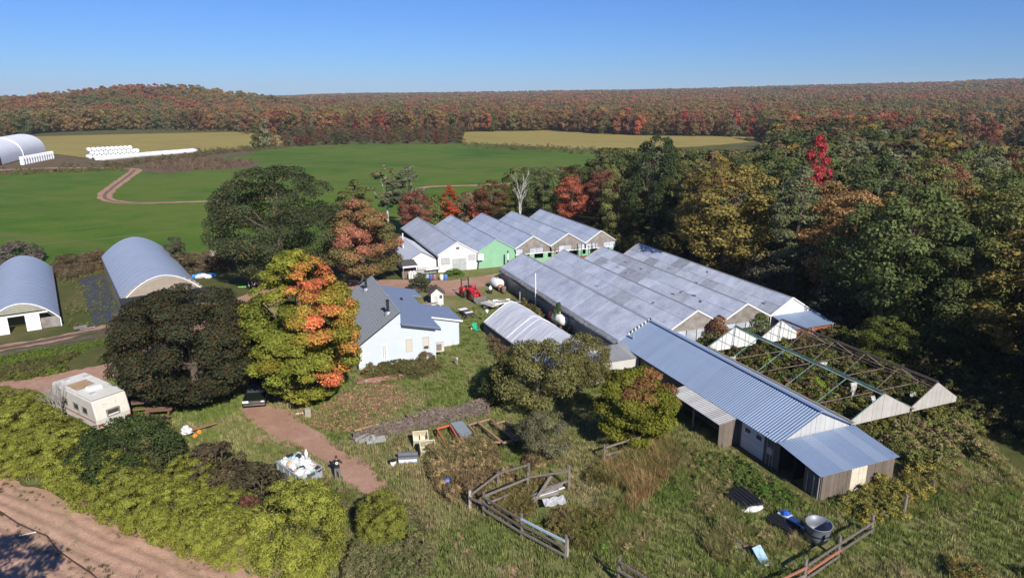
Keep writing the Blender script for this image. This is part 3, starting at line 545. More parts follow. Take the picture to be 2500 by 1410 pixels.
for i in near:
    nearset[i] = True
    if min((fx[i]-a)**2+(fy[i]-b)**2 for a, b in hp) < 22: continue
    kd, cn = NM[int(ci[i])]
    if kd == 'spruce' and rg.rand() < .55: kd = 'maple'
    h_ = fh[i]*(1.06 if kd in ('poplar', 'spruce') else 1)
    tree('%s%d' % (kd, rg.randint(NV[kd])), (fx[i], fy[i]), h_, h_*{'maple': .34, 'ash': .27, 'poplar': .19, 'spruce': .2}[kd]*rg.uniform(.9, 1.2), tuple(fc[i]), kd+'_tree', '%s %s tree in the mixed wood %s' % (cn, kd, where(fx[i], fy[i])), 'tree', '%s %s trees of the wood %s' % (cn, kd, where(fx[i], fy[i]))); nt_ += 1
# --- scattering by points
def srcobj(name, me):
    o = bpy.data.objects.new(name, me); return o
def scatter(name, label, cat, P, S, RZ, TINT, IDX, meshes, parent=None):
    me = bpy.data.meshes.new(name); me.vertices.add(len(P)); me.vertices.foreach_set('co', np.asarray(P, np.float32).ravel())
    S = np.asarray(S, np.float32)
    if S.ndim == 1: S = np.repeat(S[:, None], 3, 1)
    a = me.attributes.new('sc', 'FLOAT_VECTOR', 'POINT'); a.data.foreach_set('vector', S.ravel())
    rt = np.zeros((len(P), 3), np.float32); rt[:, 2] = RZ; a = me.attributes.new('rt', 'FLOAT_VECTOR', 'POINT'); a.data.foreach_set('vector', rt.ravel())
    tc = np.ones((len(P), 4), np.float32); tc[:, :3] = TINT; a = me.attributes.new('tint', 'FLOAT_COLOR', 'POINT'); a.data.foreach_set('color', tc.ravel())
    a = me.attributes.new('idx', 'INT', 'POINT'); a.data.foreach_set('value', np.asarray(IDX, np.int32))
    o = bpy.data.objects.new(name, me); link(o, parent); tag(o, label, cat, None, 'stuff')
    sc = bpy.data.collections.new(name+'_source')
    for k, m_ in enumerate(meshes): sc.objects.link(srcobj('%s_source_%02d' % (name, k), m_))
    ng = bpy.data.node_groups.new(name+'_nodes', 'GeometryNodeTree'); ng.interface.new_socket('Geometry', in_out='INPUT', socket_type='NodeSocketGeometry'); ng.interface.new_socket('Geometry', in_out='OUTPUT', socket_type='NodeSocketGeometry')
    N_ = ng.nodes; gi = N_.new('NodeGroupInput'); goo = N_.new('NodeGroupOutput'); ip = N_.new('GeometryNodeInstanceOnPoints'); cn_ = N_.new('GeometryNodeCollectionInfo')
    cn_.inputs['Collection'].default_value = sc; cn_.inputs['Separate Children'].default_value = True; cn_.inputs['Reset Children'].default_value = True
    ip.inputs['Pick Instance'].default_value = True
    def na_(nm, ty):
        n = N_.new('GeometryNodeInputNamedAttribute'); n.data_type = ty; n.inputs['Name'].default_value = nm; return n.outputs['Attribute']
    Lk = ng.links.new; Lk(gi.outputs[0], ip.inputs['Points']); Lk(cn_.outputs[0], ip.inputs['Instance']); Lk(na_('idx', 'INT'), ip.inputs['Instance Index']); Lk(na_('rt', 'FLOAT_VECTOR'), ip.inputs['Rotation']); Lk(na_('sc', 'FLOAT_VECTOR'), ip.inputs['Scale']); Lk(ip.outputs[0], goo.inputs[0])
    md = o.modifiers.new('scatter', 'NODES'); md.node_group = ng; return o
LODA = [crown('mass_crown', 200+k, 4.6 if k < 3 else 3.4, 1.0, 13, 900, .85, lobes=26, shape=['round', 'round', 'egg', 'oval'][k], lr=.36, mat=LEAFF)[0] for k in range(4)]
LODB = [crown('mass_crown_far', 210+k, 4.8, 1.0, 13, 260, 1.7, lobes=12, shape=['round', 'egg'][k % 2], lr=.42, mat=LEAFF)[0] for k in range(3)]
rest = np.where(~nearset)[0]; fz = terrain(fx, fy)
idx = np.where(fD[rest] < 900, rg.randint(0, 4, len(rest)), 4+rg.randint(0, 3, len(rest)))
k_ = fh[rest]/13*np.where(fD[rest] > 1500, 1.35, np.where(fD[rest] > 800, 1.12, 1.0)); wk = np.where(fD[rest] > 1500, 1.25, 1.0)*rg.uniform(.85, 1.15, len(rest))
scatter('wood', 'autumn wood of green, rust and crimson trees covering the hills', 'forest', np.stack([fx[rest], fy[rest], fz[rest]-.2], 1), np.stack([k_*wk, k_*wk, fh[rest]/13], 1), rg.rand(len(rest))*6.28, fc[rest], idx, LODA+LODB)
print('TREES', nt_, len(rest))
# ================================================================== buildings
RG = random.Random(11)
M_WHITE = M('white_paint', (.72, .72, .7), .6, 0, .07, 1.5, .1, None, .3, ((.5, .47, .42), 1.2, .68)); M_GREENP = M('green_paint', (.22, .42, .27), .6, 0, .12, 1.0, .1, None, .3, ((.4, .42, .34), .9, .66))
M_PANEL = M('greenhouse_sheet', (.5, .55, .66), .34, 0, .2, .7, .15, (.7, .74, .82), .6, ((.33, .34, .38), .5, .62), .06, .22, 'World')
M_PANEL2 = M('greenhouse_film', (.5, .57, .7), .3, 0, .16, .35, .12, (.64, .69, .78), .6, ((.36, .38, .44), .3, .62), .04, .22, 'World')
M_PTORN = M('torn_sheet', (.34, .37, .42), .5, 0, .35, 1.6, .2, (.4, .42, .46), .4, ((.08, .09, .09), 1.2, .62), .12, 0.0, 'World')
M_WEATH = M('weathered_ply', (.19, .165, .145), .85, 0, .35, 1.4, .3, (.32, .29, .265), .2, ((.16, .13, .11), 2.0, .6), .1)
M_GREYW = M('grey_wood', (.26, .23, .2), .9, 0, .25, 5, .4, None, .15, None, .18); M_BROWNW = M('brown_siding', (.145, .118, .098), .8, 0, .14, 2, .15, None, .2, None, .12)
M_STEEL = M('galvanised_roof', (.235, .31, .44), .45, .2, .07, .5, .05, None, .5, ((.19, .24, .34), .5, .66), .05); M_STEEL2 = M('grey_roof_sheet', (.36, .36, .36), .5, .3, .14, .8, .1, None, .5, ((.25, .21, .18), 1.4, .62), .12)
M_DARK = M('dark_interior', (.025, .024, .023), .9); M_PIPE = M('galvanised_pipe', (.42, .43, .44), .5, .5, .2, 3); M_RUSTP = M('rusty_steel', (.17, .125, .1), .85, .1, .3, 4, .2); M_GPIPE = M('green_steel', (.14, .25, .21), .6, .1, .25, 3, .1)  # dark_interior: near-black colour stands in for the unlit space behind openings
M_GLASS = M('dark_glass', (.05, .06, .07), .08, 0, .2, 1, 0, None, .6); M_BLACKP = M('black_metal', (.03, .03, .032), .5, .2, .2, 4)
def cellpanels(parent, name, A, B, C, nu, nv, mats, th=.03, gap=.015, jit=.02, wts=None, skip=0.0, lo=0, hi=None):
    A, B, C = Vector(A), Vector(B), Vector(C); eu = (B-A)/nu; ev = (C-A)/nv; n = eu.cross(ev).normalized(); n = n if n.z > 0 else -n
    gu, gv_ = eu.normalized()*gap, ev.normalized()*gap; mes = []
    for m in mats:
        b = MB(); q = [gu+gv_, eu-gu+gv_, eu+ev-gu-gv_, ev+gu-gv_]; b.hexa(q, [p+n*th for p in q]); me = b.mesh(name); me.materials.append(m); mes.append(me)
    for i in range(nu):
        for j in range(nv):
            if RG.random() < skip: continue
            me = RG.choices(mes, wts)[0] if wts else mes[0]
            inst(name, me, parent, A+eu*i+ev*j+n*(.02+RG.random()*jit), (RG.uniform(-.004, .004), RG.uniform(-.004, .004), 0))
def ribsheet(w_, vec, nrib=4, h=.03):           # ribbed metal sheet of width w_ along local x, run = vec
    b = MB(); pr = []
    for k in range(nrib):
        x0 = w_*k/nrib; pr += [(x0, 0), (x0+w_/nrib*.62, 0), (x0+w_/nrib*.72, h), (x0+w_/nrib*.9, h)]
    pr.append((w_, 0)); return pr
def ribroof(parent, A, B, C, wd, mat, nrib=4, h=.03, th=0.012, name='roof_sheet', mats=None):
    """ribbed sheets side by side from A to B, running up to C (C above A)"""
    A, B, C = Vector(A), Vector(B), Vector(C); L_ = (B-A).length; n_ = max(1, round(L_/wd)); wd = L_/n_; e = (B-A).normalized(); up = C-A; nm = e.cross(up).normalized(); nm = nm if nm.z > 0 else -nm
    b = MB(); pr = ribsheet(wd, up, nrib, h); lo = [e*x+nm*z for x, z in pr]; m_ = len(lo)
    b.v += [tuple(p) for p in lo]+[tuple(p+up) for p in lo]; b.f += [(k, k+1, m_+k+1, m_+k) for k in range(m_-1)]
    b.v += [tuple(p-nm*th) for p in lo]+[tuple(p+up-nm*th) for p in lo]; b.f += [(2*m_+k+1, 2*m_+k, 3*m_+k, 3*m_+k+1) for k in range(m_-1)]+[(k+1, k, 2*m_+k, 2*m_+k+1) for k in range(m_-1)]
    mes = []
    for q in (mats or [mat]): me = b.mesh(name); me.materials.append(q); mes.append(me)
    for i in range(n_): inst(name, mes[i % len(mes)], parent, A+e*wd*i+nm*(.004+.004*(i % 2)))
def boards(parent, name, x0, x1, wd, zlo, ztop, y, th, mat, axis='x', side=-1, skipfn=None, alt=None):
    """vertical boards along x (or y) from x0 to x1; zlo/ztop are functions or numbers"""
    n_ = max(1, round((x1-x0)/wd)); wd = (x1-x0)/n_; zl = zlo if callable(zlo) else (lambda q: zlo); zt = ztop if callable(ztop) else (lambda q: ztop)
    for i in range(n_):
        a, c = x0+wd*i+.006, x0+wd*(i+1)-.006
        if skipfn and skipfn((a+c)/2): continue
        if min(zt(a), zt(c))-zl(a) < .05 and max(zt(a), zt(c))-zl(a) < .1: continue
        j = RG.uniform(0, .012); y0, y1 = (y+side*(th+j), y) if side < 0 else (y, y+th+j)
        P = lambda s, d, z: (s, d, z) if axis == 'x' else (d, s, z)
        b = MB(); b.hexa([P(a, y0, zl(a)), P(c, y0, zl(c)), P(c, y1, zl(c)), P(a, y1, zl(a))], [P(a, y0, max(zt(a), zl(a)+.01)), P(c, y0, max(zt(c), zl(c)+.01)), P(c, y1, max(zt(c), zl(c)+.01)), P(a, y1, max(zt(a), zl(a)+.01))])
        b.build(name, alt[1] if alt and alt[0]((a+c)/2) else mat, parent)
def gable(x0, x1, ze, zr):
    xm = (x0+x1)/2; return lambda x: ze+(zr-ze)*(1-abs(x-xm)/((x1-x0)/2))
def gablewall(x0, x1, y0, y1, ze, zr, zb=0.0, xm=None):
    xm = (x0+x1)/2 if xm is None else xm; b = MB(); b.prism([(x0, y0, zb), (x1, y0, zb), (x1, y0, ze), (xm, y0, zr), (x0, y0, ze)], (0, y1-y0, 0)); return b
def raketrim(x0, x1, y, ze, zr, wd=.12, xm=None):
    xm = (x0+x1)/2 if xm is None else xm; b = MB(); b.bar((x0, y, ze+.06), (xm, y, zr+.06), .1, wd); b.bar((xm, y, zr+.06), (x1, y, ze+.06), .1, wd); return b
def window(parent, x0, x1, z0, z1, y, mats, axis='x', d=.05, mull=0, name='window'):
    P = (lambda s, dd, z: (s, dd, z)) if axis == 'x' else (lambda s, dd, z: (dd, s, z)); t = .07
    b = MB()
    for (a, c, e, f) in ((x0, x1, z0, z0+t), (x0, x1, z1-t, z1), (x0, x0+t, z0+t, z1-t), (x1-t, x1, z0+t, z1-t)): b.hexa([P(a, y-d, e), P(c, y-d, e), P(c, y, e), P(a, y, e)], [P(a, y-d, f), P(c, y-d, f), P(c, y, f), P(a, y, f)])
    for k in range(mull):
        m_ = x0+(x1-x0)*(k+1)/(mull+1); b.hexa([P(m_-.025, y-d, z0+t), P(m_+.025, y-d, z0+t), P(m_+.025, y, z0+t), P(m_-.025, y, z0+t)], [P(m_-.025, y-d, z1-t), P(m_+.025, y-d, z1-t), P(m_+.025, y, z1-t), P(m_-.025, y, z1-t)])
    w_ = b.build(name, mats[0], parent); g = MB(); g.hexa([P(x0+t, y-d*.45, z0+t), P(x1-t, y-d*.45, z0+t), P(x1-t, y-.002, z0+t), P(x0+t, y-.002, z0+t)], [P(x0+t, y-d*.45, z1-t), P(x1-t, y-d*.45, z1-t), P(x1-t, y-.002, z1-t), P(x0+t, y-.002, z1-t)]); g.build('pane', mats[1], w_); return w_
# ---------------------------------------------------------------- long front greenhouse range
gh = thing('greenhouse', 'long low greenhouse range of four joined bays, patchwork grey-blue sheet roofs', 'greenhouse', UV(30.4, 50.9), A1)
XB = [0, 6.0, 11.8, 17.8, 23.2]; Lf = 28.9; ZE, ZR = 2.2, 3.8
for i in range(4):
    x0, x1 = XB[i], XB[i+1]; xm = (x0+x1)/2; yn = -.7 if i == 0 else 0
    rf = MB().bar((xm, yn, ZR+.05), (xm, Lf, ZR+.05), .16, .05); rf.bar((x0, yn, ZE-.03), (x0, Lf, ZE-.03), .22, .1)
    for k in range(11):
        y = yn+(Lf-yn)*k/10; rf.bar((x0, y, ZE-.04), (xm, y, ZR-.05), .05, .07); rf.bar((xm, y, ZR-.05), (x1, y, ZE-.04), .05, .07)
    r = rf.build('roof', M_PIPE, gh)
    torn = [None, [.92, .08], [.75, .25], [.85, .15]][i]
    cellpanels(r, 'roof_panel', (x0+.06, yn, ZE), (x0+.06, Lf, ZE), (xm, yn, ZR), [9, 10, 13, 12][i], [1, 2, 2, 2][i], [M_PANEL, M_PTORN] if torn else [M_PANEL], wts=torn, jit=.008)
    cellpanels(r, 'roof_panel', (x1-.06, yn, ZE), (x1-.06, Lf, ZE), (xm, yn, ZR), 12, 1, [M_PANEL])
    for (yy, s) in ((Lf, 1), (yn, -1)):
        if i == 0 and s < 0: continue
        gablewall(x0+.1, x1-.1, yy-.06*s, yy, ZE, ZR-.02).build('gable_wall', M_WEATH if i != 3 else M_WHITE, gh); raketrim(x0, x1, yy+.05*s, ZE, ZR).build('rake_trim', M_WHITE if s < 0 else M_GREYW, gh)
        if s < 0:
            for k in range(4): MB().box(x0+.6+k*1.2, x0+1.7+k*1.2, yy-.09, yy-.061, .7, 2.0).build('wall_panel', M_PTORN if k % 2 else M_PANEL, gh)
M_TEAR = M('torn_hole', (.1, .11, .13), .6, 0, .3, 2)
for k in range(16):
    i = RG.choice([1, 1, 2, 2, 2, 3]); x0, x1 = XB[i], XB[i+1]; xm = (x0+x1)/2; q = RG.uniform(.1, .85); y = RG.uniform(2, 27); sx_ = RG.uniform(.05, .25)*RG.choice([.5, 1]); sy_ = RG.uniform(.08, .6); x = x0+(xm-x0)*q; sl_z = (ZR-ZE)/(xm-x0)
    ring = [(x+sx_*math.cos(a)*RG.uniform(.2, 1.2), y+sy_*math.sin(a)*RG.uniform(.2, 1.2)) for a in np.linspace(0, 6.28, 8)[:-1]]; MB().prism([(a, b_, ZE+sl_z*(a-x0)+.085) for a, b_ in ring], (0, 0, .008)).build('tear', M_TEAR, gh)
M_SIDE = M('side_film', (.15, .165, .2), .4, 0, .2, .8, .2, (.22, .24, .28), .5, None, .1); M_CURT = M('rolled_curtain', (.25, .25, .25), .6, 0, .35, 2.5, .8, None, .3, ((.1, .095, .09), 3, .6))
for k in range(14):
    a, c = -.7+29.6*k/14, -.7+29.6*(k+1)/14; MB().box(-.03, .0, a+.02, c-.02, .05, 1.5).build('side_panel', M_SIDE, gh)
    MB().box(-.05, .02, a-.03, a+.03, 0, 2.15).build('side_post', M_GREYW, gh)
b = MB(); npt = 120; prof = [(-.02, 2.2), (-.34, 2.06), (-.4, 1.86), (-.2, 1.7), (-.05, 1.62)]
for k in range(npt+1):
    y = -.7+29.6*k/npt
    for (x, z) in prof: b.v.append((x+RG.uniform(-.05, .05), y, z+RG.uniform(-.04, .04)+.05*math.sin(y*.9)))
b.f = [(k*5+j, k*5+j+1, k*5+j+6, k*5+j+5) for k in range(npt) for j in range(4)]; b.build('roll_up_curtain', M_CURT, gh, True)
MB().box(23.2, 23.23, -0, Lf, 0, 2.2).build('side_wall', M_SIDE, gh)
# blue lean-to at the near end of the last bay
lt = MB().hexa([(18.0, -2.9, 1.62), (23.3, -2.9, 1.62), (23.3, -.12, 2.18), (18.0, -.12, 2.18)], [(18.0, -2.9, 1.66), (23.3, -2.9, 1.66), (23.3, -.12, 2.22), (18.0, -.12, 2.22)]).build('lean_to_frame', M_GREYW, gh)
ribroof(lt, (18.0, -2.95, 1.68), (23.35, -2.95, 1.68), (18.0, -.1, 2.24), .9, M_STEEL)
for x in (18.1, 20.6, 23.2): MB().bar((x, -2.85, 0), (x, -2.85, 1.6), .1, .1).build('post', M_GREYW, gh)
MB().box(18.2, 23.1, -2.8, -2.77, .3, 1.5).build('lean_to_wall', M('red_board', (.25, .08, .05), .8), gh)
# ---------------------------------------------------------------- far greenhouse range
rr = thing('greenhouse', 'far greenhouse range of five bays with white, green and weathered gables', 'greenhouse', UV(24.5, 88.8), A1)
XR = [0, 5.8, 11.5, 17.1, 22.8, 28.0]; Lr = 22.4; ZE, ZR = 2.35, 4.0
for i in range(5):
    x0, x1 = XR[i], XR[i+1]; xm = (x0+x1)/2
    rf = MB().bar((xm, 0, ZR+.05), (xm, Lr, ZR+.05), .16, .05)
    rf.bar((x0, -.4, ZE-.03), (x0, Lr, ZE-.03), .26, .12)
    for k in range(9):
        y = Lr*k/8; rf.bar((x0, y, ZE-.05), (xm, y, ZR-.06), .06, .08); rf.bar((xm, y, ZR-.06), (x1, y, ZE-.05), .06, .08)
    r = rf.build('roof', M_PIPE, rr)
    cellpanels(r, 'roof_panel', (x0+.08, -.15, ZE), (x0+.08, Lr, ZE), (xm, -.15, ZR), 8, 1 if i == 0 else 2, [M_PANEL2, M_PANEL], jit=.005, wts=[.85, .15])
    cellpanels(r, 'roof_panel', (x1-.08, -.15, ZE), (x1-.08, Lr, ZE), (xm, -.15, ZR), 8, 1, [M_PANEL2])
    gablewall(x0+.06, x1-.06, Lr-.06, Lr, ZE, ZR-.03).build('gable_wall', M_WEATH, rr)
    if i < 2:
        gablewall(x0+.03, x1-.03, .0, .1, ZE, ZR-.03).build('gable_wall', [M_WHITE, M_GREENP][i], rr)
        raketrim(x0, x1, -.05, ZE, ZR, .14).build('rake_trim', [M_WHITE, M_GREENP][i], rr)
    else:
        gablewall(x0+.03, x1-.03, .0, .06, ZE+.02, ZR-.03, ZE-.04).build('gable_wall', M_WEATH, rr); raketrim(x0, x1, -.05, ZE, ZR, .14).build('rake_trim', M_WHITE, rr)
        for k in range(5):
            a = x0+.1+(x1-x0-.2)*k/5; MB().box(a+.02, a+(x1-x0-.2)/5-.02, .0, .03, 1.55, 2.28).build('wall_panel', M_PANEL if (k+i) % 3 else M_WEATH, rr)
            if k % 2 == 0: MB().box(a, a+.75, -.03, .05, 0, 1.5).build('wall_board', M_GREENP, rr)
        MB().box(x0, x1, -.04, .05, 1.46, 1.56).build('wall_rail', M_WHITE, rr); MB().box(x0, x1, -.02, .06, 0, .75).build('knee_wall', M_GREENP, rr)
        MB().box(x0+.05, x1-.05, 1.2, 1.25, 0, 2.2).build('interior_shade_sheet', M_DARK, rr)  # added near-black sheet, the shade inside the bay put into its colour
M_GWIN = M('milky_window', (.42, .43, .43), .3, 0, .15, 3, 0, None, .5)
window(rr, .5, 1.7, 1.05, 1.95, 0, (M_GREYW, M_GWIN)); window(rr, 4.3, 5.6, 1.2, 2.25, 0, (M_WHITE, M_GWIN)); window(rr, 2.65, 3.15, 3.05, 3.4, 0, (M_GREYW, M_GLASS), mull=1)
dr = MB().box(2.1, 4.15, -.06, -.005, .02, 1.75).build('door', M('grey_door', (.36, .38, .38), .5, .2, .15, 3), rr)
for k in range(2):
    for j in range(2): MB().box(2.15+k, 3.08+k, -.075, -.061, .07+j*.85, .83+j*.85).build('door_panel', M('grey_door_panel', (.42, .44, .44), .45, .2, .2, 4, .2, None, .4, None, .08), dr)
MB().box(5.65, 6.5, -.6, -.1, 1.35, 2.2).build('fan_box', M_WHITE, rr); MB().bar((5.7, -.3, 0), (5.9, -.3, 1.4), .12, .12).build('bracket', M_BLACKP, rr)
for x in (17.3, 21.0, 23.4):
    s = MB()
    for k in range(2): s.bar((x+k*.7, -.9, 0), (x+k*.7, -.9, 2.6), .07, .07)
    for k in range(5): s.bar((x, -.9, .3+k*.5), (x+.7, -.9, .3+k*.5+(.25 if k % 2 else 0)), .04, .04)
    s.build('rack_frame', M_RUSTP if x < 18 else M_BLACKP, rr)
MB().box(19, 23, -2.2, -.5, .55, .62).build('bench', M('orange_rust_board', (.26, .09, .05), .8), rr)
MB().tube((9.9, -1.2, 0), (9.9, -1.2, 2.5), .11).build('flue', M_BLACKP, rr); MB().tube((9.9, -1.2, 1.2), (9.9, -1.2, 2.2), .125).build('flue_sleeve', M_WHITE, rr)
# small white gabled shed at its left
ws = thing('garden_shed', 'small white gabled shed joined to the left of the far greenhouses', 'shed', UV(20.3, 89.2), A1)
gablewall(0, 4.1, 0, .1, 1.9, 3.0).build('gable_wall', M_WHITE, ws); MB().box(0, .1, .1, 12, 0, 1.9).build('side_wall', M_WHITE, ws)
for s in (0, 1):
    xx = (-.25, 2.05) if s == 0 else (4.1, 2.05); ribroof(ws, (xx[0], -.2, 1.82 if s == 0 else 1.9), (xx[0], 12, 1.82 if s == 0 else 1.9), (xx[1], -.2, 3.05), 1.2, M('pale_roof', (.45, .48, .54), .4, .2, .08, .6, 0, None, .5), 3)
MB().tube((.9, 6, 2.2), (.9, 6, 4.6), .09).build('stove_pipe', M_WHITE, ws)
MB().hexa([(-1.2, -2.6, 1.75), (.9, -2.6, 1.75), (.9, 0, 2.05), (-1.2, 0, 2.05)], [(-1.2, -2.6, 1.83), (.9, -2.6, 1.83), (.9, 0, 2.13), (-1.2, 0, 2.13)]).build('porch_roof', M('dark_felt', (.09, .09, .09), .9), ws)
MB().box(-1.2, .9, -2.65, -2.6, 1.62, 1.84).build('porch_fascia', M_WHITE, ws)
for x in (-1.1, .8): MB().bar((x, -2.5, 0), (x, -2.5, 1.75), .1, .1).build('porch_post', M_GREYW, ws)
MB().box(-1.1, .85, -1.6, -1.5, 0, 1.5).build('porch_screen', M_BROWNW, ws)
for k in range(5): MB().box(-.4+k*.22, -.26+k*.22, -2.5, -2.45, .05, 1.05+.1*(k % 2)).build('plank', M_WHITE, ws)
for z in (.55, .85): MB().bar((1.2, -.6, z), (4.4, -.6, z), .08, .1).build('rail', M_RUSTP, ws)
MB().bar((2.4, -.7, .7), (4.2, -.7, .72), .1, .3).build('rail_board', M_WHITE, ws)
# ---------------------------------------------------------------- long metal shed
sh = thing('metal_shed', 'long metal-roofed shed with brown siding and pale boarded gable', 'shed', UV(30.6, 30.2), A1)
Ws, Ls, ZE, ZR = 6.0, 19.6, 2.25, 3.75
rf = MB().bar((Ws/2, -.2, ZR+.06), (Ws/2, Ls+.3, ZR+.06), .3, .05).build('roof', M_STEEL, sh)
ribroof(rf, (-.35, -.22, ZE-.16), (-.35, Ls+.35, ZE-.16), (Ws/2, -.22, ZR), .92, M_STEEL, 4, .022); ribroof(rf, (Ws+.35, -.22, ZE-.16), (Ws+.35, Ls+.35, ZE-.16), (Ws/2, -.22, ZR), .92, M_STEEL, 4, .022)
for k in range(14): MB().box(Ws/2-2.2+k*.17, Ws/2-2.1+k*.17, Ls+.36, Ls+.5, ZR-1.05+k*.083, ZR-.85+k*.083).build('closure_strip', M_BLACKP if k % 2 else M_WHITE, rf)
MB().tube((.7, Ls-.6, 2.4), (.7, Ls-.6, 3.3), .08).build('vent_pipe', M_PIPE, rf)
core = MB().box(.06, Ws-.06, .06, Ls, 0, ZE-.02).build('interior_shade_core', M_DARK, sh)  # near-black block, its colour standing in for the shade inside the shed
boards(sh, 'siding_board', 0, Ws, .4, lambda x: 2.0, gable(0, Ws, ZE-.02, ZR-.04), .05, .04, M('pale_siding', (.44, .445, .45), .65, 0, .08, 2, .1, None, .25, None, .06), 'x', -1)
boards(sh, 'siding_board', 0, Ls, .45, 0, ZE-.08, .04, .05, M_BROWNW, 'y', -1, lambda y: 1.4 < y < 3.6)
od = MB().box(-.02, .05, 1.42, 3.58, .02, 2.05).build('overhead_door', M('door_white', (.6, .61, .62), .5, 0, .06, 2), sh)
for y in (1.9, 3.0): window(od, y-.22, y+.22, 1.35, 1.62, -.02, (M_BLACKP, M_GLASS), 'y', .03)
for z in (.5, 1.0, 1.55): MB().box(-.035, -.021, 1.44, 3.56, z, z+.02).build('door_joint', M('door_joint_grey', (.4, .4, .41), .6), od)
MB().box(-.14, .0, .55, .95, .9, 1.35).build('meter_box', M('meter_grey', (.45, .46, .46), .5, .3), sh)
for y in (.5, .75, 1.05): MB().tube((-.06, y, 0), (-.06, y, 2.4 if y > 1 else 1.5), .03).build('conduit', M_PIPE, sh)
window(sh, 15.2, 15.9, .9, 1.6, -.02, (M_GREYW, M_GLASS), 'y', .04)
# open lean-to on its left flank
b_ = MB(); b_.hexa([(-1.75, 3.85, 1.78), (-1.75, 9.75, 1.78), (-.02, 9.75, 2.02), (-.02, 3.85, 2.02)], [(-1.75, 3.85, 1.82), (-1.75, 9.75, 1.82), (-.02, 9.75, 2.06), (-.02, 3.85, 2.06)]); lf = b_.build('lean_to_frame', M_GREYW, sh)
ribroof(lf, (-1.82, 3.8, 1.85), (-1.82, 9.8, 1.85), (0, 3.8, 2.1), .85, M_STEEL2, 4, .03)
boards(sh, 'siding_board', -1.7, -.06, .4, 0, lambda x: 1.76+.14*(x+1.75), 3.95, .04, M_BROWNW, 'x', -1)
for y in (6.8, 9.6): MB().bar((-1.65, y, 0), (-1.65, y, 1.78), .12, .12).build('post', M_GREYW, sh)
boards(sh, 'siding_board', -1.7, -.06, .4, 0, 1.8, 9.7, .04, M_BROWNW, 'x', -1)
# closed lean-to across the gable end
b_ = MB(); b_.hexa([(-.25, -3.6, 1.66), (5.7, -3.6, 1.66), (6.2, -.06, 2.12), (-.3, -.06, 2.12)], [(-.25, -3.6, 1.7), (5.7, -3.6, 1.7), (6.2, -.06, 2.16), (-.3, -.06, 2.16)]); le = b_.build('lean_to_frame', M_GREYW, sh)
ribroof(le, (-.35, -3.7, 1.72), (6.1, -3.7, 1.72), (-.35, -.07, 2.2), .92, M_STEEL, 4, .025, mats=[M_STEEL, M_STEEL, M('new_roof_sheet', (.29, .36, .48), .42, .2, .05, .5, 0, None, .5)])
M_CREAMB = M('cream_board', (.55, .5, .4), .8, 0, .15, 2, .2)
boards(sh, 'siding_board', .0, 5.9, .33, 0, 1.68, -3.5, .04, M_BROWNW, 'x', -1, None, (lambda x: 2.2 < x < 3.6, M_CREAMB))
boards(sh, 'siding_board', -3.5, -2.2, .4, 0, lambda y: 1.68+.12*(y+3.5), .0, .05, M_BROWNW, 'y', -1)
MB().box(5.85, 5.9, -3.4, -.1, 0, 1.8).build('end_wall', M_BROWNW, sh)
for y in (-3.4, -3.0, -2.5): MB().tube((-.1, y, 0), (-.1, y, 1.45), .035).build('conduit', M_PIPE, sh)
MB().box(.1, 5.8, -1.2, -1.15, 0, 2.0).build('interior_shade_sheet', M_DARK, sh)  # added dark sheet that paints the shade under this lean-to
# annex between tunnel and shed
an = thing('metal_annex', 'small pale metal annex wedged between the white tunnel and the shed', 'shed', UV(26.0, 46.9), A1)
MB().box(0, 4.5, 0, 2.3, 0, 1.85).build('wall', M('pale_metal_wall', (.52, .5, .47), .55, .1, .1, 1.2, .1), an)
ribroof(an, (-.15, -.15, 1.88), (4.7, -.15, 1.88), (-.15, 2.5, 2.3), .9, M_STEEL2, 5, .02)
for k in range(3): MB().bar((-.9+k*.25, -.3, 0), (-.75+k*.25, .05, 2.4), .12, .05).build('leaning_plank', M('fresh_plank', (.45, .27, .1), .8, 0, .2, 4), an)
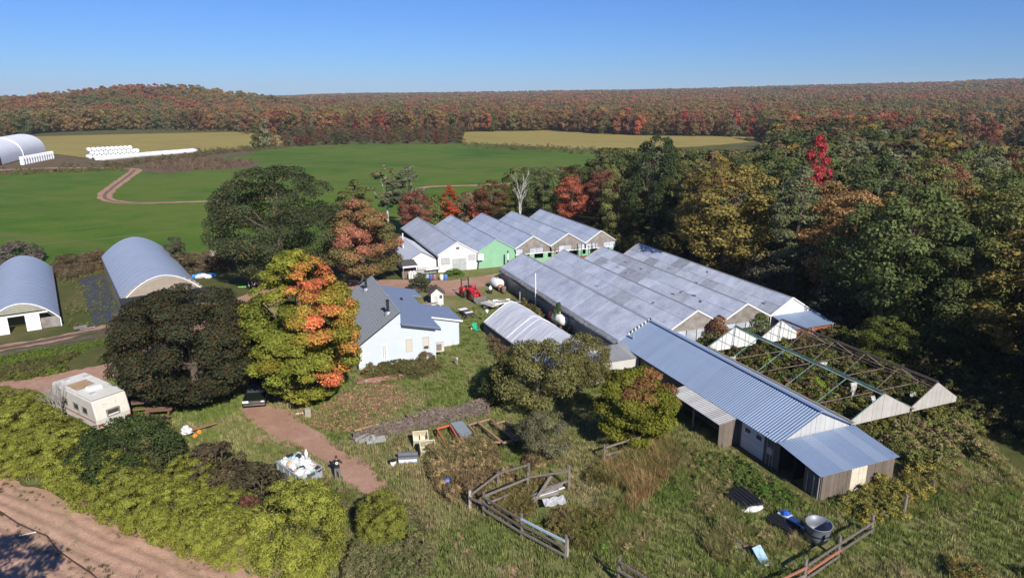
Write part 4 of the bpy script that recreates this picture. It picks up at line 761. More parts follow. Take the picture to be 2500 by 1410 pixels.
# ---------------------------------------------------------------- ruined greenhouse frame
ru = thing('ruined_greenhouse', 'roofless ruined greenhouse of green and rusty steel frames with pale gables', 'greenhouse', UV(36.9, 30.6), A1)
XU = [0, 5.7, 10.4]; Lu = 15.4; ZE, ZR = 2.2, 3.75
M_GAB = M('gable_film', (.4, .385, .37), .7, 0, .12, 1.2, .15, None, .2, ((.36, .33, .3), 1.5, .64), .06)
for i in range(2):
    x0, x1 = XU[i], XU[i+1]; xm = (x0+x1)/2; mt = M_GPIPE if i == 0 else M_RUSTP
    boards(ru, 'gable_board', x0+.1, x1-.1, .45, lambda x: 1.9, gable(x0, x1, ZE, ZR), .0, .04, M_GAB, 'x', -1)
    for k in range(4): MB().prism([(x0+.3+(x1-x0-.6)*k/4, Lu, 1.7), (x0+.3+(x1-x0-.6)*(k+1)/4-.05, Lu, 1.7), (x0+.3+(x1-x0-.6)*(k+1)/4-.05, Lu, gable(x0, x1, ZE, ZR)(x0+.3+(x1-x0-.6)*(k+1)/4-.05)-.1), (x0+.3+(x1-x0-.6)*k/4, Lu, gable(x0, x1, ZE, ZR)(x0+.3+(x1-x0-.6)*k/4)-.1)], (0, .03, 0)).build('gable_pane', M('white_film', (.58, .6, .6), .5, 0, .06), ru)
    for k in range(6):
        y = Lu*k/5
        MB().bar((x0, y, ZE), (xm, y, ZR), .045, .06).build('rafter', mt, ru)
        MB().bar((xm, y, ZR), (x1, y, ZE), .045, .06).build('rafter', mt, ru)
        MB().bar((x0, y, 0), (x0, y, ZE), .08, .08).build('post', M_RUSTP, ru)
        if 0 < k < 5 and not (i == 0 and k == 2): MB().bar((x0, y, ZE-.05), (x1, y, ZE-.05), .05, .06).build('tie_beam', M_RUSTP, ru)
    for q in (.0, .35, .7): MB().bar((x0+(xm-x0)*q, 0, ZE+(ZR-ZE)*q+.05), (x0+(xm-x0)*q, Lu, ZE+(ZR-ZE)*q+.05), .035, .035).build('purlin', M_RUSTP, ru)
    for dx in (-.08, .08): MB().bar((xm+dx, 0, ZR+.05), (xm+dx, Lu, ZR+.05), .05, .07).build('ridge_bar', mt, ru)
    for q in (.4, .8): MB().bar((x1-(x1-xm)*q, 0, ZE+(ZR-ZE)*q+.05), (x1-(x1-xm)*q, Lu, ZE+(ZR-ZE)*q+.05), .035, .035).build('purlin', M_RUSTP, ru)
for x in (0, 5.7): MB().bar((x, -.3, ZE+.02), (x, Lu, ZE+.02), .24, .08).build('gutter', M_GREYW, ru)
MB().bar((10.4, 0, ZE), (10.4, Lu, ZE), .1, .1).build('eave_bar', M_RUSTP, ru)
for (x, y, h, wd) in ((4.3, 3.6, 2.6, .4), (5.2, 4.4, 2.4, .5), (7.1, 9.3, 2.0, .8), (4.9, 2.4, 2.2, .3), (9.3, 2.6, 1.7, 1.0), (1.0, 13.4, 1.9, .9)):
    b = MB()
    for k in range(7):
        q = k/6; b.v += [(x-wd/2*(1-.3*q)+RG.uniform(-.08, .08), y+RG.uniform(-.15, .15), h*(1-q)), (x+wd/2*(1-.3*q)+RG.uniform(-.08, .08), y+RG.uniform(-.15, .15), h*(1-q))]
    b.f = [(2*k, 2*k+1, 2*k+3, 2*k+2) for k in range(6)]; o = b.build('hanging_film', M('torn_grey_film', (.4, .4, .39), .5, 0, .2, 2, .3), ru, True); sd = o.modifiers.new('thickness', 'SOLIDIFY'); sd.thickness = .02
MB().box(2.2, 2.7, 7.9, 8.4, 0, 1.5).build('furnace', M('rust_red', (.22, .07, .05), .8), ru); MB().lathe([(.0, 0), (.3, 0), (.34, .6), (.3, .9), (0, .92)], (6.4, 2.2, .1), 'z', 12, False).build('drum', M_BLACKP, ru); MB().ball((6.45, 2.2, 1.1), .36, .36, .12).build('drum_lid', M_WHITE, ru)
for k in range(16): MB().bar((RG.uniform(1.5, 5), RG.uniform(4, 10), .25), (RG.uniform(1.5, 5), RG.uniform(4, 10), .35), .1, .06).build('fallen_board', RG.choice([M_GREYW, M_WHITE, M_RUSTP, M_WEATH]), ru)
MB().box(5.5, 5.58, 12.2, 12.28, 0, 2.1).build('post', M_GREYW, ru)
# ---------------------------------------------------------------- plastic tunnels
def tunnel(root, W, L_, hw, H_, mat, seed, wr=.02, hoops=12, amp=.03, pw=.62, nx=24, ny=90, gab=False):
    rg_ = np.random.RandomState(seed); pr = [(0, .0), (0, hw)]
    for k in range(1, nx): s = k/nx; a = math.pi*s; pr.append((W*s, hw+(H_-hw)*(1-abs(1-2*s)**gab)) if gab else (W/2-W/2*math.cos(a), hw+(H_-hw)*math.sin(a)**pw))
    pr += [(W, hw), (W, 0)]; P = np.array(pr); ys = np.linspace(0, L_, ny); X = np.repeat(P[:, 0][None], ny, 0); Z = np.repeat(P[:, 1][None], ny, 0); Y = np.repeat(ys[:, None], len(P), 1)
    sag = -amp*np.abs(np.sin(np.pi*Y/L_*hoops)); wrk = wr*(fbm(X*1.5+seed, Y*5, 3)-.5)*np.clip(1.6-Z/H_*1.2, .2, 1.5); Z2 = Z+(sag+wrk*2)*(Z > hw*.5); X2 = X+np.sign(W/2-X)*np.abs(sag)*.5+wrk
    n_ = len(P); I, J = np.meshgrid(np.arange(ny-1), np.arange(n_-1), indexing='ij'); f = np.stack([I*n_+J, I*n_+J+1, (I+1)*n_+J+1, (I+1)*n_+J], -1)
    c0 = 1; side = f[:, [0, n_-2]].reshape(-1, 4); top = f[:, 1:n_-2].reshape(-1, 4); v = np.stack([X2, Y, Z2], -1).reshape(-1, 3)
    me = npmesh('film_cover', v, top, mat); o = inst('film_cover', me, root, (0, 0, 0)); me.polygons.foreach_set('use_smooth', [True]*len(me.polygons))
    for k in range(hoops+1):
        y = L_*k/hoops; b = MB(); b.path([(x*.96+.02*W, y, max(z*.97-.1, 0)) for x, z in pr], .03, 5); b.build('hoop', M_PIPE, root)
    return pr, v, side
def endwall(pr, y0, y1, zb=0): return MB().prism([(x, y0, z) for x, z in pr if z >= zb or True], (0, y1-y0, 0))
M_FILM = M('tunnel_film', (.46, .51, .62), .32, 0, .07, .4, .05, None, .6, None, 0, .25); M_FILMW = M('white_tunnel_film', (.7, .72, .78), .4, 0, .05, .5, .05, None, .5, None, 0, .2)
M_SHADE = M('side_mesh', (.25, .25, .24), .7, 0, .2, 1, .1, None, .3)
t1 = thing('hoop_tunnel', 'plastic hoop tunnel with white sliding doors and open doorway', 'tunnel', UV(-7.2, 83.6, 0, A2), A2)
pr, v_, sd_ = tunnel(t1, 6.6, 27, .9, 2.95, M_FILM, 3, .03, 14, .025, .62, 24, 90, 2.0); inst('side_curtain', npmesh('side_curtain', v_, sd_, M_SHADE), t1, (0, 0, 0))
MB().prism([(x, .02, z) for x, z in pr if z > 1.85], (0, .05, 0)).build('gable_board', M('sage_board', (.25, .25, .2), .8, 0, .25, 1.5, .2), t1)
MB().path([(x, -.02, z+.04) for x, z in pr], .07, 6).build('front_hoop', M_WHITE, t1)
MB().box(.5, 5.6, -.08, -.03, 1.75, 1.92).build('door_rail', M_WHITE, t1)
for x in (.9, 3.6): MB().box(x, x+1.25, -.12, -.08, .03, 1.78).build('sliding_door', M_WHITE, t1)
MB().box(4.9, 6.5, .0, .04, .05, 1.2).build('end_panel', M_WEATH, t1); MB().box(.1, .85, .0, .04, .05, 1.2).build('end_panel', M_WEATH, t1)
MB().prism([(x, 27, z) for x, z in pr], (0, .04, 0)).build('far_end_wall', M_FILM, t1)
t2 = thing('hoop_tunnel', 'large rounded plastic tunnel with dark porch and tan gable boards', 'tunnel', UV(5.3, 83.8, 0, A2), A2)
pr, v_, sd_ = tunnel(t2, 8.5, 27, 1.5, 3.95, M_FILM, 4, .02, 14, .03, .7, 24, 90, 1.9); inst('side_curtain', npmesh('side_curtain', v_, sd_, M_SHADE), t2, (0, 0, 0))
MB().prism([(x, .05, z) for x, z in pr], (0, .05, 0)).build('gable_board', M('tan_board', (.3, .25, .2), .85, 0, .12, 2, .2), t2)
for z in np.arange(1.7, 3.7, .3):
    hw_ = 4.25*max(0, 1-((z-1.5)/2.5)**1.6)**.75; MB().box(4.25-hw_, 4.25+hw_, .03, .049, z, z+.27).build('gable_plank', M('tan_board', (.3, .25, .2)), t2)
MB().path([(x, .0, z+.03) for x, z in pr], .06, 6).build('front_hoop', M_WHITE, t2)
M_PORCH = M('porch_felt', (.03, .03, .034), .7, 0, .25, 2, .3)
for x0, x1 in ((-.3, 3.1), (5.4, 8.8)): MB().hexa([(x0, -1.9, 1.45), (x1, -1.9, 1.45), (x1, 0, 1.95), (x0, 0, 1.95)], [(x0, -1.9, 1.52), (x1, -1.9, 1.52), (x1, 0, 2.02), (x0, 0, 2.02)]).build('porch_roof', M_PORCH, t2)
for s in (-1, 1): MB().hexa([(4.25, -2.3, 2.55), (4.25+s*1.25, -2.3, 1.5), (4.25+s*1.25, 0, 1.5), (4.25, 0, 2.55)], [(4.25, -2.3, 2.62), (4.25+s*1.3, -2.3, 1.55), (4.25+s*1.3, 0, 1.55), (4.25, 0, 2.62)]).build('porch_gable_roof', M_PORCH, t2)
MB().prism([(3.2, -2.15, 1.5), (5.3, -2.15, 1.5), (4.25, -2.15, 2.45)], (0, .05, 0)).build('porch_gable', M('slate_board', (.3, .31, .33), .7), t2)
for x in (-.2, 3.2, 5.3, 8.7): MB().bar((x, -1.85, 0), (x, -1.85, 1.5), .1, .1).build('porch_post', M_GREYW, t2)
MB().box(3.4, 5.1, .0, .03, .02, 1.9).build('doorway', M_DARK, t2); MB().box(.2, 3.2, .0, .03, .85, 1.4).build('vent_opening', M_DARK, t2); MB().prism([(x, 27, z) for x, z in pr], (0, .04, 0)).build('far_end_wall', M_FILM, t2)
MB().box(4.2, 4.6, -1.7, -1.4, .6, .9).build('white_box', M_WHITE, t2)
wt = thing('storage_tunnel', 'white film covered tunnel with dark grey side walls beside the lawn', 'tunnel', UV(22.9, 48.4), A1+R(3.5))
pr, v_, sd_ = tunnel(wt, 6.0, 14.4, 1.15, 3.0, M_FILMW, 6, .09, 6, .03, .85, 30, 150, 1.25)
for k in range(7): MB().box(-.06, -.01, 14.4*k/7+.02, 14.4*(k+1)/7-.02, .02, .85).build('side_panel', M('slate_panel', (.11, .13, .16), .6, 0, .15, 1, .1, None, .3, None, .06), wt)
MB().box(-.04, .02, 0, 14.4, .85, 1.0).build('side_vent', M_DARK, wt); MB().box(-.1, -.02, 0, 14.4, 1.0, 1.16).build('base_rail', M_GREYW, wt)
MB().prism([(x, 14.38, z) for x, z in pr], (0, -.04, 0)).build('far_end_wall', M_FILMW, wt); MB().prism([(x, .0, z) for x, z in pr], (0, .04, 0)).build('near_end_wall', M_FILMW, wt)
MB().box(6.0, 6.05, 0, 14.4, 0, 1.15).build('side_wall', M_SIDE, wt)
MB().path([(x, 14.4, z+.03) for x, z in pr if z > 1], .03, 6).build('end_hoop', M_WHITE, wt)
for y in (7.9, 9.0): MB().path([(x, y, z+.02) for x, z in pr if z > 1.1 and x < 5], .022, 5).build('tie_strap', M_WHITE, wt)
# ================================================================== house
M_HWALL = M('pale_blue_siding', (.5, .55, .62), .6, 0, .05, .8, .08, None, .3, ((.44, .48, .54), .7, .66)); M_SHING = M('grey_shingle', (.27, .29, .31), .9, 0, .25, 7, .5, None, .2); M_BROOF = M('slate_blue_roof', (.16, .205, .32), .75, 0, .14, 5, .3, (.2, .25, .37), .3); M_FOUND = M('tan_foundation', (.45, .38, .3), .85, 0, .15, 2, .2)
M_BLIND = M('window_blind', (.5, .47, .4), .6, 0, .08); M_CHIM = M_BLACKP
hs_ = thing('house', 'pale blue house with grey shingle and slate-blue roofs and two black flues', 'house', UV(8.3, 57.0), A1)
zb = lambda x: 4.05-.235*(x-3.8)
MB().prism([(0, 0, .35), (7.0, 0, .35), (7.0, 0, zb(7)-.06), (3.8, 0, zb(3.8)-.06), (3.8, 0, 5.05), (0, 0, 2.35)], (0, .15, 0)).build('front_wall', M_HWALL, hs_)
MB().box(.05, 7.0, .02, .17, 0, .35).build('foundation', M_FOUND, hs_); MB().box(0, .15, .15, 13, 0, 2.4).build('side_wall', M_HWALL, hs_); MB().box(6.85, 7.0, .15, 3.4, 0, zb(7)-.08).build('side_wall', M_HWALL, hs_)
MB().prism([(7.0, 3.4, .5), (10.3, 3.4, .5), (10.3, 3.4, zb(10.3)-.06), (7.0, 3.4, zb(7)-.06)], (0, .15, 0)).build('annex_wall', M_HWALL, hs_); MB().box(7.0, 10.3, 3.42, 3.57, 0, .5).build('annex_foundation', M('pale_foundation', (.5, .53, .57), .8), hs_)
MB().box(10.15, 10.3, 3.57, 7.7, 0, zb(10.3)-.06).build('annex_side_wall', M_HWALL, hs_); MB().box(7.3, 10.15, 7.55, 7.7, 0, 2.3).build('annex_back_wall', M_HWALL, hs_)
MB().box(7.3, 7.45, 7.7, 13.8, 0, zb(7.4)-.1).build('side_wall', M_HWALL, hs_); MB().box(.15, 8, 13.7, 13.85, 0, 2.4).build('back_wall', M_HWALL, hs_)
sr = MB().hexa([(-.4, -.25, 2.12), (3.85, -.25, 5.12), (3.85, 13.2, 5.12), (-.4, 13.2, 2.12)], [(-.4, -.25, 2.24), (3.85, -.25, 5.24), (3.85, 13.2, 5.24), (-.4, 13.2, 2.24)]).build('shingle_roof', M_DARK, hs_)
nrow = 22
for k in range(nrow):
    a, c = k/nrow, (k+1)/nrow; p = lambda q, y, d: (-.42+4.29*q, y, 2.24+3.0*q+d)
    MB().hexa([p(a, -.27, .004), p(c, -.27, .004), p(c, 13.22, .004), p(a, 13.22, .004)], [p(a, -.27, .04), p(c, -.27, .012), p(c, 13.22, .012), p(a, 13.22, .04)]).build('shingle_course', M_SHING, sr)
MB().box(3.8, 3.86, 0, 13.2, 4.05, 5.12).build('clerestory', M_HWALL, hs_)
def roofpiece(ring, nm='blue_roof', th=.1): return MB().prism([(x, y, zb(x)-th*.3) for x, y in ring], (0, 0, th)).build(nm, M_BROOF, hs_)
roofpiece([(3.86, -.3), (7.45, -.3), (7.45, 3.15), (3.86, 3.15)]); roofpiece([(3.86, 3.15), (10.6, 3.15), (10.6, 7.9), (3.86, 7.9)]); roofpiece([(3.86, 7.9), (7.6, 7.9), (7.6, 11.2), (3.86, 11.2)]); roofpiece([(3.86, 11.2), (8.6, 11.2), (8.6, 14.1), (3.86, 14.1)])
MB().bar((3.9, -.31, zb(3.9)-.1), (7.45, -.31, zb(7.45)-.1), .05, .16).build('rake_trim', M('dark_trim', (.06, .07, .09), .6), hs_); MB().bar((7.5, 3.13, zb(7.5)+.02), (10.62, 3.13, zb(10.62)+.02), .06, .14).build('rake_trim', M_WHITE, hs_)
MB().hexa([(-.6, 12.2, 2.6), (3.8, 12.2, 4.6), (3.8, 15.4, 4.0), (-.6, 15.4, 2.0)], [(-.6, 12.2, 2.7), (3.8, 12.2, 4.7), (3.8, 15.4, 4.1), (-.6, 15.4, 2.1)]).build('rear_roof', M_BROOF, hs_)
window(hs_, 4.25, 4.85, 1.3, 2.5, 0, (M('tan_frame', (.45, .42, .37), .6), M_BLIND)); wq = window(hs_, 5.8, 6.4, 1.3, 2.5, 0, (M('tan_frame', (.45, .42, .37)), M_BLIND)); MB().box(5.9, 6.3, -.05, -.03, 1.38, 1.62).build('open_sash', M_GLASS, wq)
window(hs_, 2.05, 2.5, .85, 2.25, 0, (M_WHITE, M_GWIN), mull=1); window(hs_, .15, .5, .8, 2.1, 0, (M_WHITE, M_GWIN), mull=1); window(hs_, 4.4, 5.3, .02, .42, 0.01, (M_WHITE, M_GLASS), mull=1)
for (x, y) in ((3.05, 1.3), (2.75, 10.6)):
    z = 2.24+3.0*(x+.42)/4.29; MB().tube((x, y, z-.1), (x, y, z+1.15), .13, None, 10).build('flue', M_CHIM, hs_); MB().lathe([(.34, -.18), (.28, .1), (.17, .22)], (x, y, z), 'z', 10).build('flue_base', M_PIPE, hs_); MB().tube((x, y, z+1.15), (x, y, z+1.28), .17, None, 10).build('flue_cap', M_CHIM, hs_)
for (x, y) in ((4.6, 9.2), (5.9, 8.6)): MB().lathe([(.16, 0), (.14, .2), (.04, .28)], (x, y, zb(x)+.04), 'z', 8).build('roof_vent', M_PIPE if x < 5 else M_CHIM, hs_)
hp_ = MB().box(7.12, 7.95, .55, .9, .7, 1.5).build('heat_pump', M('heat_pump_white', (.55, .52, .46), .5), hs_); MB().box(7.2, 7.7, .53, .549, .78, 1.42).build('grille', M('grille_brown', (.2, .17, .14), .6), hs_)
for y in (.6, .85): MB().bar((7.0, y, .68), (7.95, y, .68), .05, .05).build('bracket', M_WHITE, hs_)
MB().box(7.6, 10.2, 8.1, 11.0, .9, 1.0).build('deck', M_GREYW, hs_)
for k in range(9): MB().box(10.2, 10.25, 8.1+k*.33, 8.36+k*.33, .5, 2.0).build('deck_board', M('deck_brown', (.14, .11, .09), .8, 0, .2, 3, .2, None, .2, None, .15), hs_)
MB().bar((10.24, 8.0, 2.05), (10.24, 11.1, 2.3), .1, .08).build('handrail', M_WHITE, hs_); MB().bar((7.6, 11.1, 2.1), (10.2, 11.1, 2.1), .1, .2).build('handrail', M_GREYW, hs_)
# playhouse
ph = thing('playhouse', 'tiny white playhouse with brown gable roof behind the house', 'playhouse', G(1068, 744), A1-R(10))
MB().prism([(-.7, 0, .0), (.7, 0, .0), (.7, 0, 1.35), (0, 0, 2.0), (-.7, 0, 1.35)], (0, 1.4, 0)).build('wall', M_WHITE, ph)
for s in (-1, 1): MB().hexa([(0, -.2, 2.02), (s*.95, -.2, 1.2), (s*.95, 1.6, 1.2), (0, 1.6, 2.02)], [(0, -.2, 2.1), (s*1.0, -.2, 1.26), (s*1.0, 1.6, 1.26), (0, 1.6, 2.1)]).build('roof', M('brown_shingle', (.12, .09, .08), .9, 0, .3, 6, .3), ph)
window(ph, .25, .6, .75, 1.2, 0, (M_GREYW, M_GLASS)); MB().box(-.35, .1, -.03, 0, .02, 1.1).build('door', M('playdoor', (.5, .47, .42), .7), ph)
# ================================================================== far left farm
A_, B_ = G(6, 404), G(113, 374); dv = (B_-A_).to_2d(); Lb = dv.length; ang = math.atan2(dv.y, dv.x)-math.pi/2
fb = thing('fabric_barn', 'white fabric arch barn at the far end of the hay field', 'barn', A_, ang)
pr, v_, sd_ = tunnel(fb, 16, Lb, 1.0, 8.3, M('barn_fabric', (.66, .67, .68), .5, 0, .05, .2), 9, .02, 11, .12, .75, 20, 60) if False else (None, None, None)
prb = [(-16*(.5-.5*math.cos(math.pi*k/16)), .3+8.0*math.sin(math.pi*k/16)**.7) for k in range(17)]
for k in range(11):
    y0, y1 = Lb*k/11, Lb*(k+1)/11; b = MB(); ym = (y0+y1)/2
    for (x, z) in prb: b.v += [(x, y0, z), (x, ym, z-.12*(z > 1)), (x, y1, z)]
    b.f = [(3*i+j, 3*i+j+1, 3*i+j+4, 3*i+j+3) for i in range(16) for j in range(2)]; b.build('fabric_bay', M('barn_fabric', (.78, .79, .8), .5, 0, .05, .2), fb, True)
MB().path([(x, Lb*.45, z+.08) for x, z in prb], .25, 5).build('rib', M('barn_rib', (.8, .8, .8), .5), fb); MB().prism([(x, Lb-.05, z) for x, z in prb], (0, .04, 0)).build('end_fabric', M('barn_fabric', (.6, .61, .63)), fb)
MB().prism([(x, .1, z) for x, z in prb if z > 4.5], (0, .05, 0)).build('front_fabric', M('barn_fabric', (.6, .61, .63)), fb)
rm = thing('farm_machine', 'red farm machine standing in the mouth of the fabric barn', 'machine', G(0, 404)+Vector((-1.5, -1.0, 0)), ang); MB().box(-1, 1.6, -.8, 2.4, .7, 2.6).build('body', M('machine_red', (.5, .03, .02), .5), rm)
for x in (-1.05, 1.6):
    for y in (-.3, 1.7): MB().tube((x, y, .6), (x+.3, y, .6), .6, None, 12).build('wheel', M_BLACKP, rm)
M_BALE = M('bale_wrap', (.78, .79, .8), .35, 0, .04, 1, 0, None, .5, None, .05); bme = MB().lathe([(.0, 0), (.6, 0), (.76, .12), (.78, .75), (.76, 1.38), (.6, 1.5), (0, 1.5)], (0, 0, 0), 'z', 14, False).mesh('wrap'); bme.materials.append(M_BALE)
def bale(p, rot, label, group):
    o = inst('wrapped_bale', bme, None, p, rot); tag(o, label, 'bale', group)
a_, b2 = G(56, 403), G(128, 388)
for k in range(13):
    for j in range(2): bale(a_.lerp(b2, k/12)+Vector((0, 0, j*1.5)), (0, 0, k), 'white wrapped round bale standing upright in the row beside the fabric barn', 'upright bales by the barn')
a_, b2 = G(222, 388), G(338, 381); dd = (b2-a_).normalized(); pn_ = Vector((-dd.y, dd.x, 0)); ba = math.atan2(pn_.y, pn_.x)
for j in range(3):
    for k in range(11-j//2):
        for q in range(2 if j < 2 else 1): bale(a_.lerp(b2, (k+.5*(j % 2))/10.5)+pn_*(q*1.6)+Vector((0, 0, .8+j*1.42)), (R(90), 0, ba-math.pi/2+math.pi), 'white wrapped round bale lying in the long stack by the cornfield', 'bales in the long stack')
a_, b2 = G(233, 394), G(481, 372); b = MB(); pts = []
for k in range(41):
    q = k/40; pts.append(a_.lerp(b2, q)+Vector((.5*math.sin(q*9), 0, .85)))
b.path(pts, [.5+.55*min(1, k/2, (40-k)/2)+random.Random(k).uniform(-.06, .06) for k in range(41)], 12); tag(b.build('silage_tube', M_BALE, None, True), 'long white plastic silage tube lying along the field edge', 'silage bag')
# ================================================================== vehicles
def wheel(parent, c, r, wd, axis='y', rimc=None, name='wheel'):
    b = MB().lathe([(r*.55, -wd/2), (r*.9, -wd/2), (r, -wd*.3), (r, wd*.3), (r*.9, wd/2), (r*.55, wd/2)], c, axis, 16, False); w_ = b.build(name, M('tyre', (.05, .045, .04), .9), parent); MB().lathe([(0, -wd*.38), (r*.56, -wd*.4), (r*.56, wd*.4), (0, wd*.38)], c, axis, 12, False).build('rim', rimc or M_PIPE, w_); return w_
p0, p1 = G(1141, 724), G(1186, 744); ta = math.atan2((p1-p0).y, (p1-p0).x)
tr = thing('tractor', 'red compact tractor with roll bar and front loader on the lawn', 'tractor', p0, ta); M_RED = M('tractor_red', (.5, .02, .025), .4, 0, .1, 2, 0, None, .5)
for y in (-.62, .62): wheel(tr, (0, y, .62), .64, .36, 'y', M('rim_red', (.45, .05, .04), .5)); wheel(tr, (1.75, y*.92, .42), .42, .26, 'y', M('rim_red', (.45, .05, .04)))
MB().hexa([(.55, -.34, .55), (2.25, -.3, .55), (2.25, .3, .55), (.55, .34, .55)], [(.55, -.32, 1.3), (2.15, -.24, 1.15), (2.15, .24, 1.15), (.55, .32, 1.3)]).build('hood', M_RED, tr, bevel=.06); MB().box(-.2, .7, -.35, .35, .45, .8).build('chassis', M_BLACKP, tr)
for s in (-1, 1): MB().hexa([(-.55, s*.45, .75), (.55, s*.45, .75), (.55, s*.82, .75), (-.55, s*.82, .75)], [(-.45, s*.45, 1.36), (.35, s*.45, 1.36), (.35, s*.82, 1.32), (-.45, s*.82, 1.32)]).build('fender', M_RED, tr, bevel=.05)
MB().box(-.35, .1, -.25, .25, .8, .95).build('seat', M_BLACKP, tr, bevel=.04); MB().box(-.42, -.32, -.25, .25, .9, 1.35).build('seat_back', M_BLACKP, tr, bevel=.03)
for s in (-1, 1): MB().bar((-.5, s*.5, .7), (-.55, s*.5, 2.25), .1, .1).build('roll_bar', M_BLACKP, tr); MB().path([(.5, s*.45, 1.2), (1.6, s*.45, 1.25), (2.5, s*.45, .6), (2.9, s*.45, .3)], .07, 6).build('loader_arm', M_RED, tr)
MB().bar((-.55, -.5, 2.0), (-.55, .5, 2.0), .07, .07).build('roll_bar', M_BLACKP, tr); MB().prism([(2.8, -.85, .12), (3.4, -.85, .1), (3.35, -.85, .22), (2.95, -.85, .3), (2.9, -.85, .7), (2.78, -.85, .7)], (0, 1.7, 0)).build('bucket', M('bucket_grey', (.14, .13, .12), .6), tr)
MB().path([(.62, 0, 1.25), (.35, 0, 1.5)], .03, 6).build('steering_column', M_BLACKP, tr); MB().tube((1.6, .2, 1.15), (1.6, .2, 1.75), .05).build('exhaust', M_BLACKP, tr); MB().box(2.16, 2.2, -.2, .2, .7, 1.1).build('grille', M_BLACKP, tr)
def flattrailer(g, a, label, L_, wd, load):
    o = thing('flat_trailer', label, 'trailer', g, a); MB().box(0, L_, -wd/2, wd/2, .5, .6).build('bed', M('bleached_board', (.5, .48, .44), .8, 0, .2, 3, .2), o)
    for s in (-1, 1): wheel(o, (L_*.45, s*(wd/2+.12), .32), .32, .18, 'y'); MB().bar((0, s*wd/2, .66), (L_, s*wd/2, .66), .06, .12).build('side_rail', M_WHITE, o)
    MB().bar((L_, 0, .5), (L_+1.2, 0, .45), .08, .08).build('drawbar', M_PIPE, o)
    for k in range(load): MB().bar((.1+.1*k, -wd/2+.15+.18*k, .68+.06*(k % 3)), (L_-.1*k, -wd/2+.2+.17*k, .7+.05*(k % 2)), .15, .08).build('load_board', RG.choice([M_GREYW, M_WHITE, M_WEATH]), o)
    return o
q0, q1 = G(1183, 749), G(1210, 757); flattrailer(q0, math.atan2((q1-q0).y, (q1-q0).x), 'low flat trailer just in front of the tractor bucket', 1.9, 1.2, 2)
q0, q1 = G(1206, 750), G(1237, 748); flattrailer(q0, math.atan2((q1-q0).y, (q1-q0).x), 'flat trailer loaded with grey boards beside the white tunnel', 2.0, 1.4, 6)
q0, q1 = G(1128, 768), G(1152, 781); ct = thing('garden_cart', 'two-wheeled garden cart with dark tub on the lawn', 'cart', q0, math.atan2((q1-q0).y, (q1-q0).x))
MB().hexa([(.2, -.3, .3), (1.5, -.3, .3), (1.5, .3, .3), (.2, .3, .3)], [(0, -.45, .7), (1.7, -.45, .7), (1.7, .45, .7), (0, .45, .7)]).build('tub', M('cart_dark', (.07, .07, .08), .5), ct)
MB().box(-.1, .45, -.48, .48, .7, .76).build('lid', M_WHITE, ct); MB().box(1.4, 1.75, -.47, .47, .7, .75).build('tail_board', M_WHITE, ct)
for s in (-1, 1): wheel(ct, (1.5, s*.55, .28), .28, .1); MB().bar((1.7, s*.3, .5), (2.2, s*.25, .35), .05, .05).build('handle', M_GREYW, ct)
# dark car half under the maples
p0 = G(627, 990); cr = thing('car', 'dark car parked nose-out in the shade between the two big maples', 'car', p0+Vector((.1, -.7, 0)), R(-80)); M_CAR = M('car_paint', (.014, .018, .017), .22, .2, .1, 1, 0, None, .7)
body = [(0, .32), (0, .72), (-.15, .82), (-1.05, .95), (-1.75, 1.42), (-3.0, 1.48), (-3.9, 1.05), (-4.3, .95), (-4.35, .4), (-4.0, .3)]
b = MB()
for y, k in ((-.86, .93), (-.8, 1), (.8, 1), (.86, .93)): b.v += [(x*(.99 if abs(y) > .82 else 1), y*(.82 if z > 1.2 else 1), z*k if z > .9 else z) for x, z in body]
n_ = len(body); b.f = [tuple(range(n_))[::-1], tuple(range(3*n_, 4*n_))]+[(j*n_+i, j*n_+(i+1) % n_, (j+1)*n_+(i+1) % n_, (j+1)*n_+i) for j in range(3) for i in range(n_)]; b.build('body', M_CAR, cr, bevel=.05)
for x in (-.85, -3.45):
    for s in (-1, 1): wheel(cr, (x, s*.8, .32), .32, .22, 'y')
MB().hexa([(-1.1, -.68, .98), (-1.1, .68, .98), (-1.72, .6, 1.41), (-1.72, -.6, 1.41)], [(-1.08, -.68, 1.0), (-1.08, .68, 1.0), (-1.7, .6, 1.44), (-1.7, -.6, 1.44)]).build('windscreen', M_GLASS, cr)
for s in (-1, 1): MB().ball((-.02, s*.62, .66), .08, .18, .08).build('headlight', M('lamp_glass', (.6, .62, .62), .15, 0, .05, 1, 0, None, .7), cr)
MB().bar((.03, -.8, .45), (.03, .8, .45), .06, .14).build('bumper', M('chrome', (.55, .56, .57), .2, .9, .05), cr); MB().box(.0, .03, -.45, .45, .58, .74).build('grille', M('chrome', (.55, .56, .57)), cr); MB().box(.06, .075, -.85, -.4, .62, .8).build('plate', M_WHITE, cr)
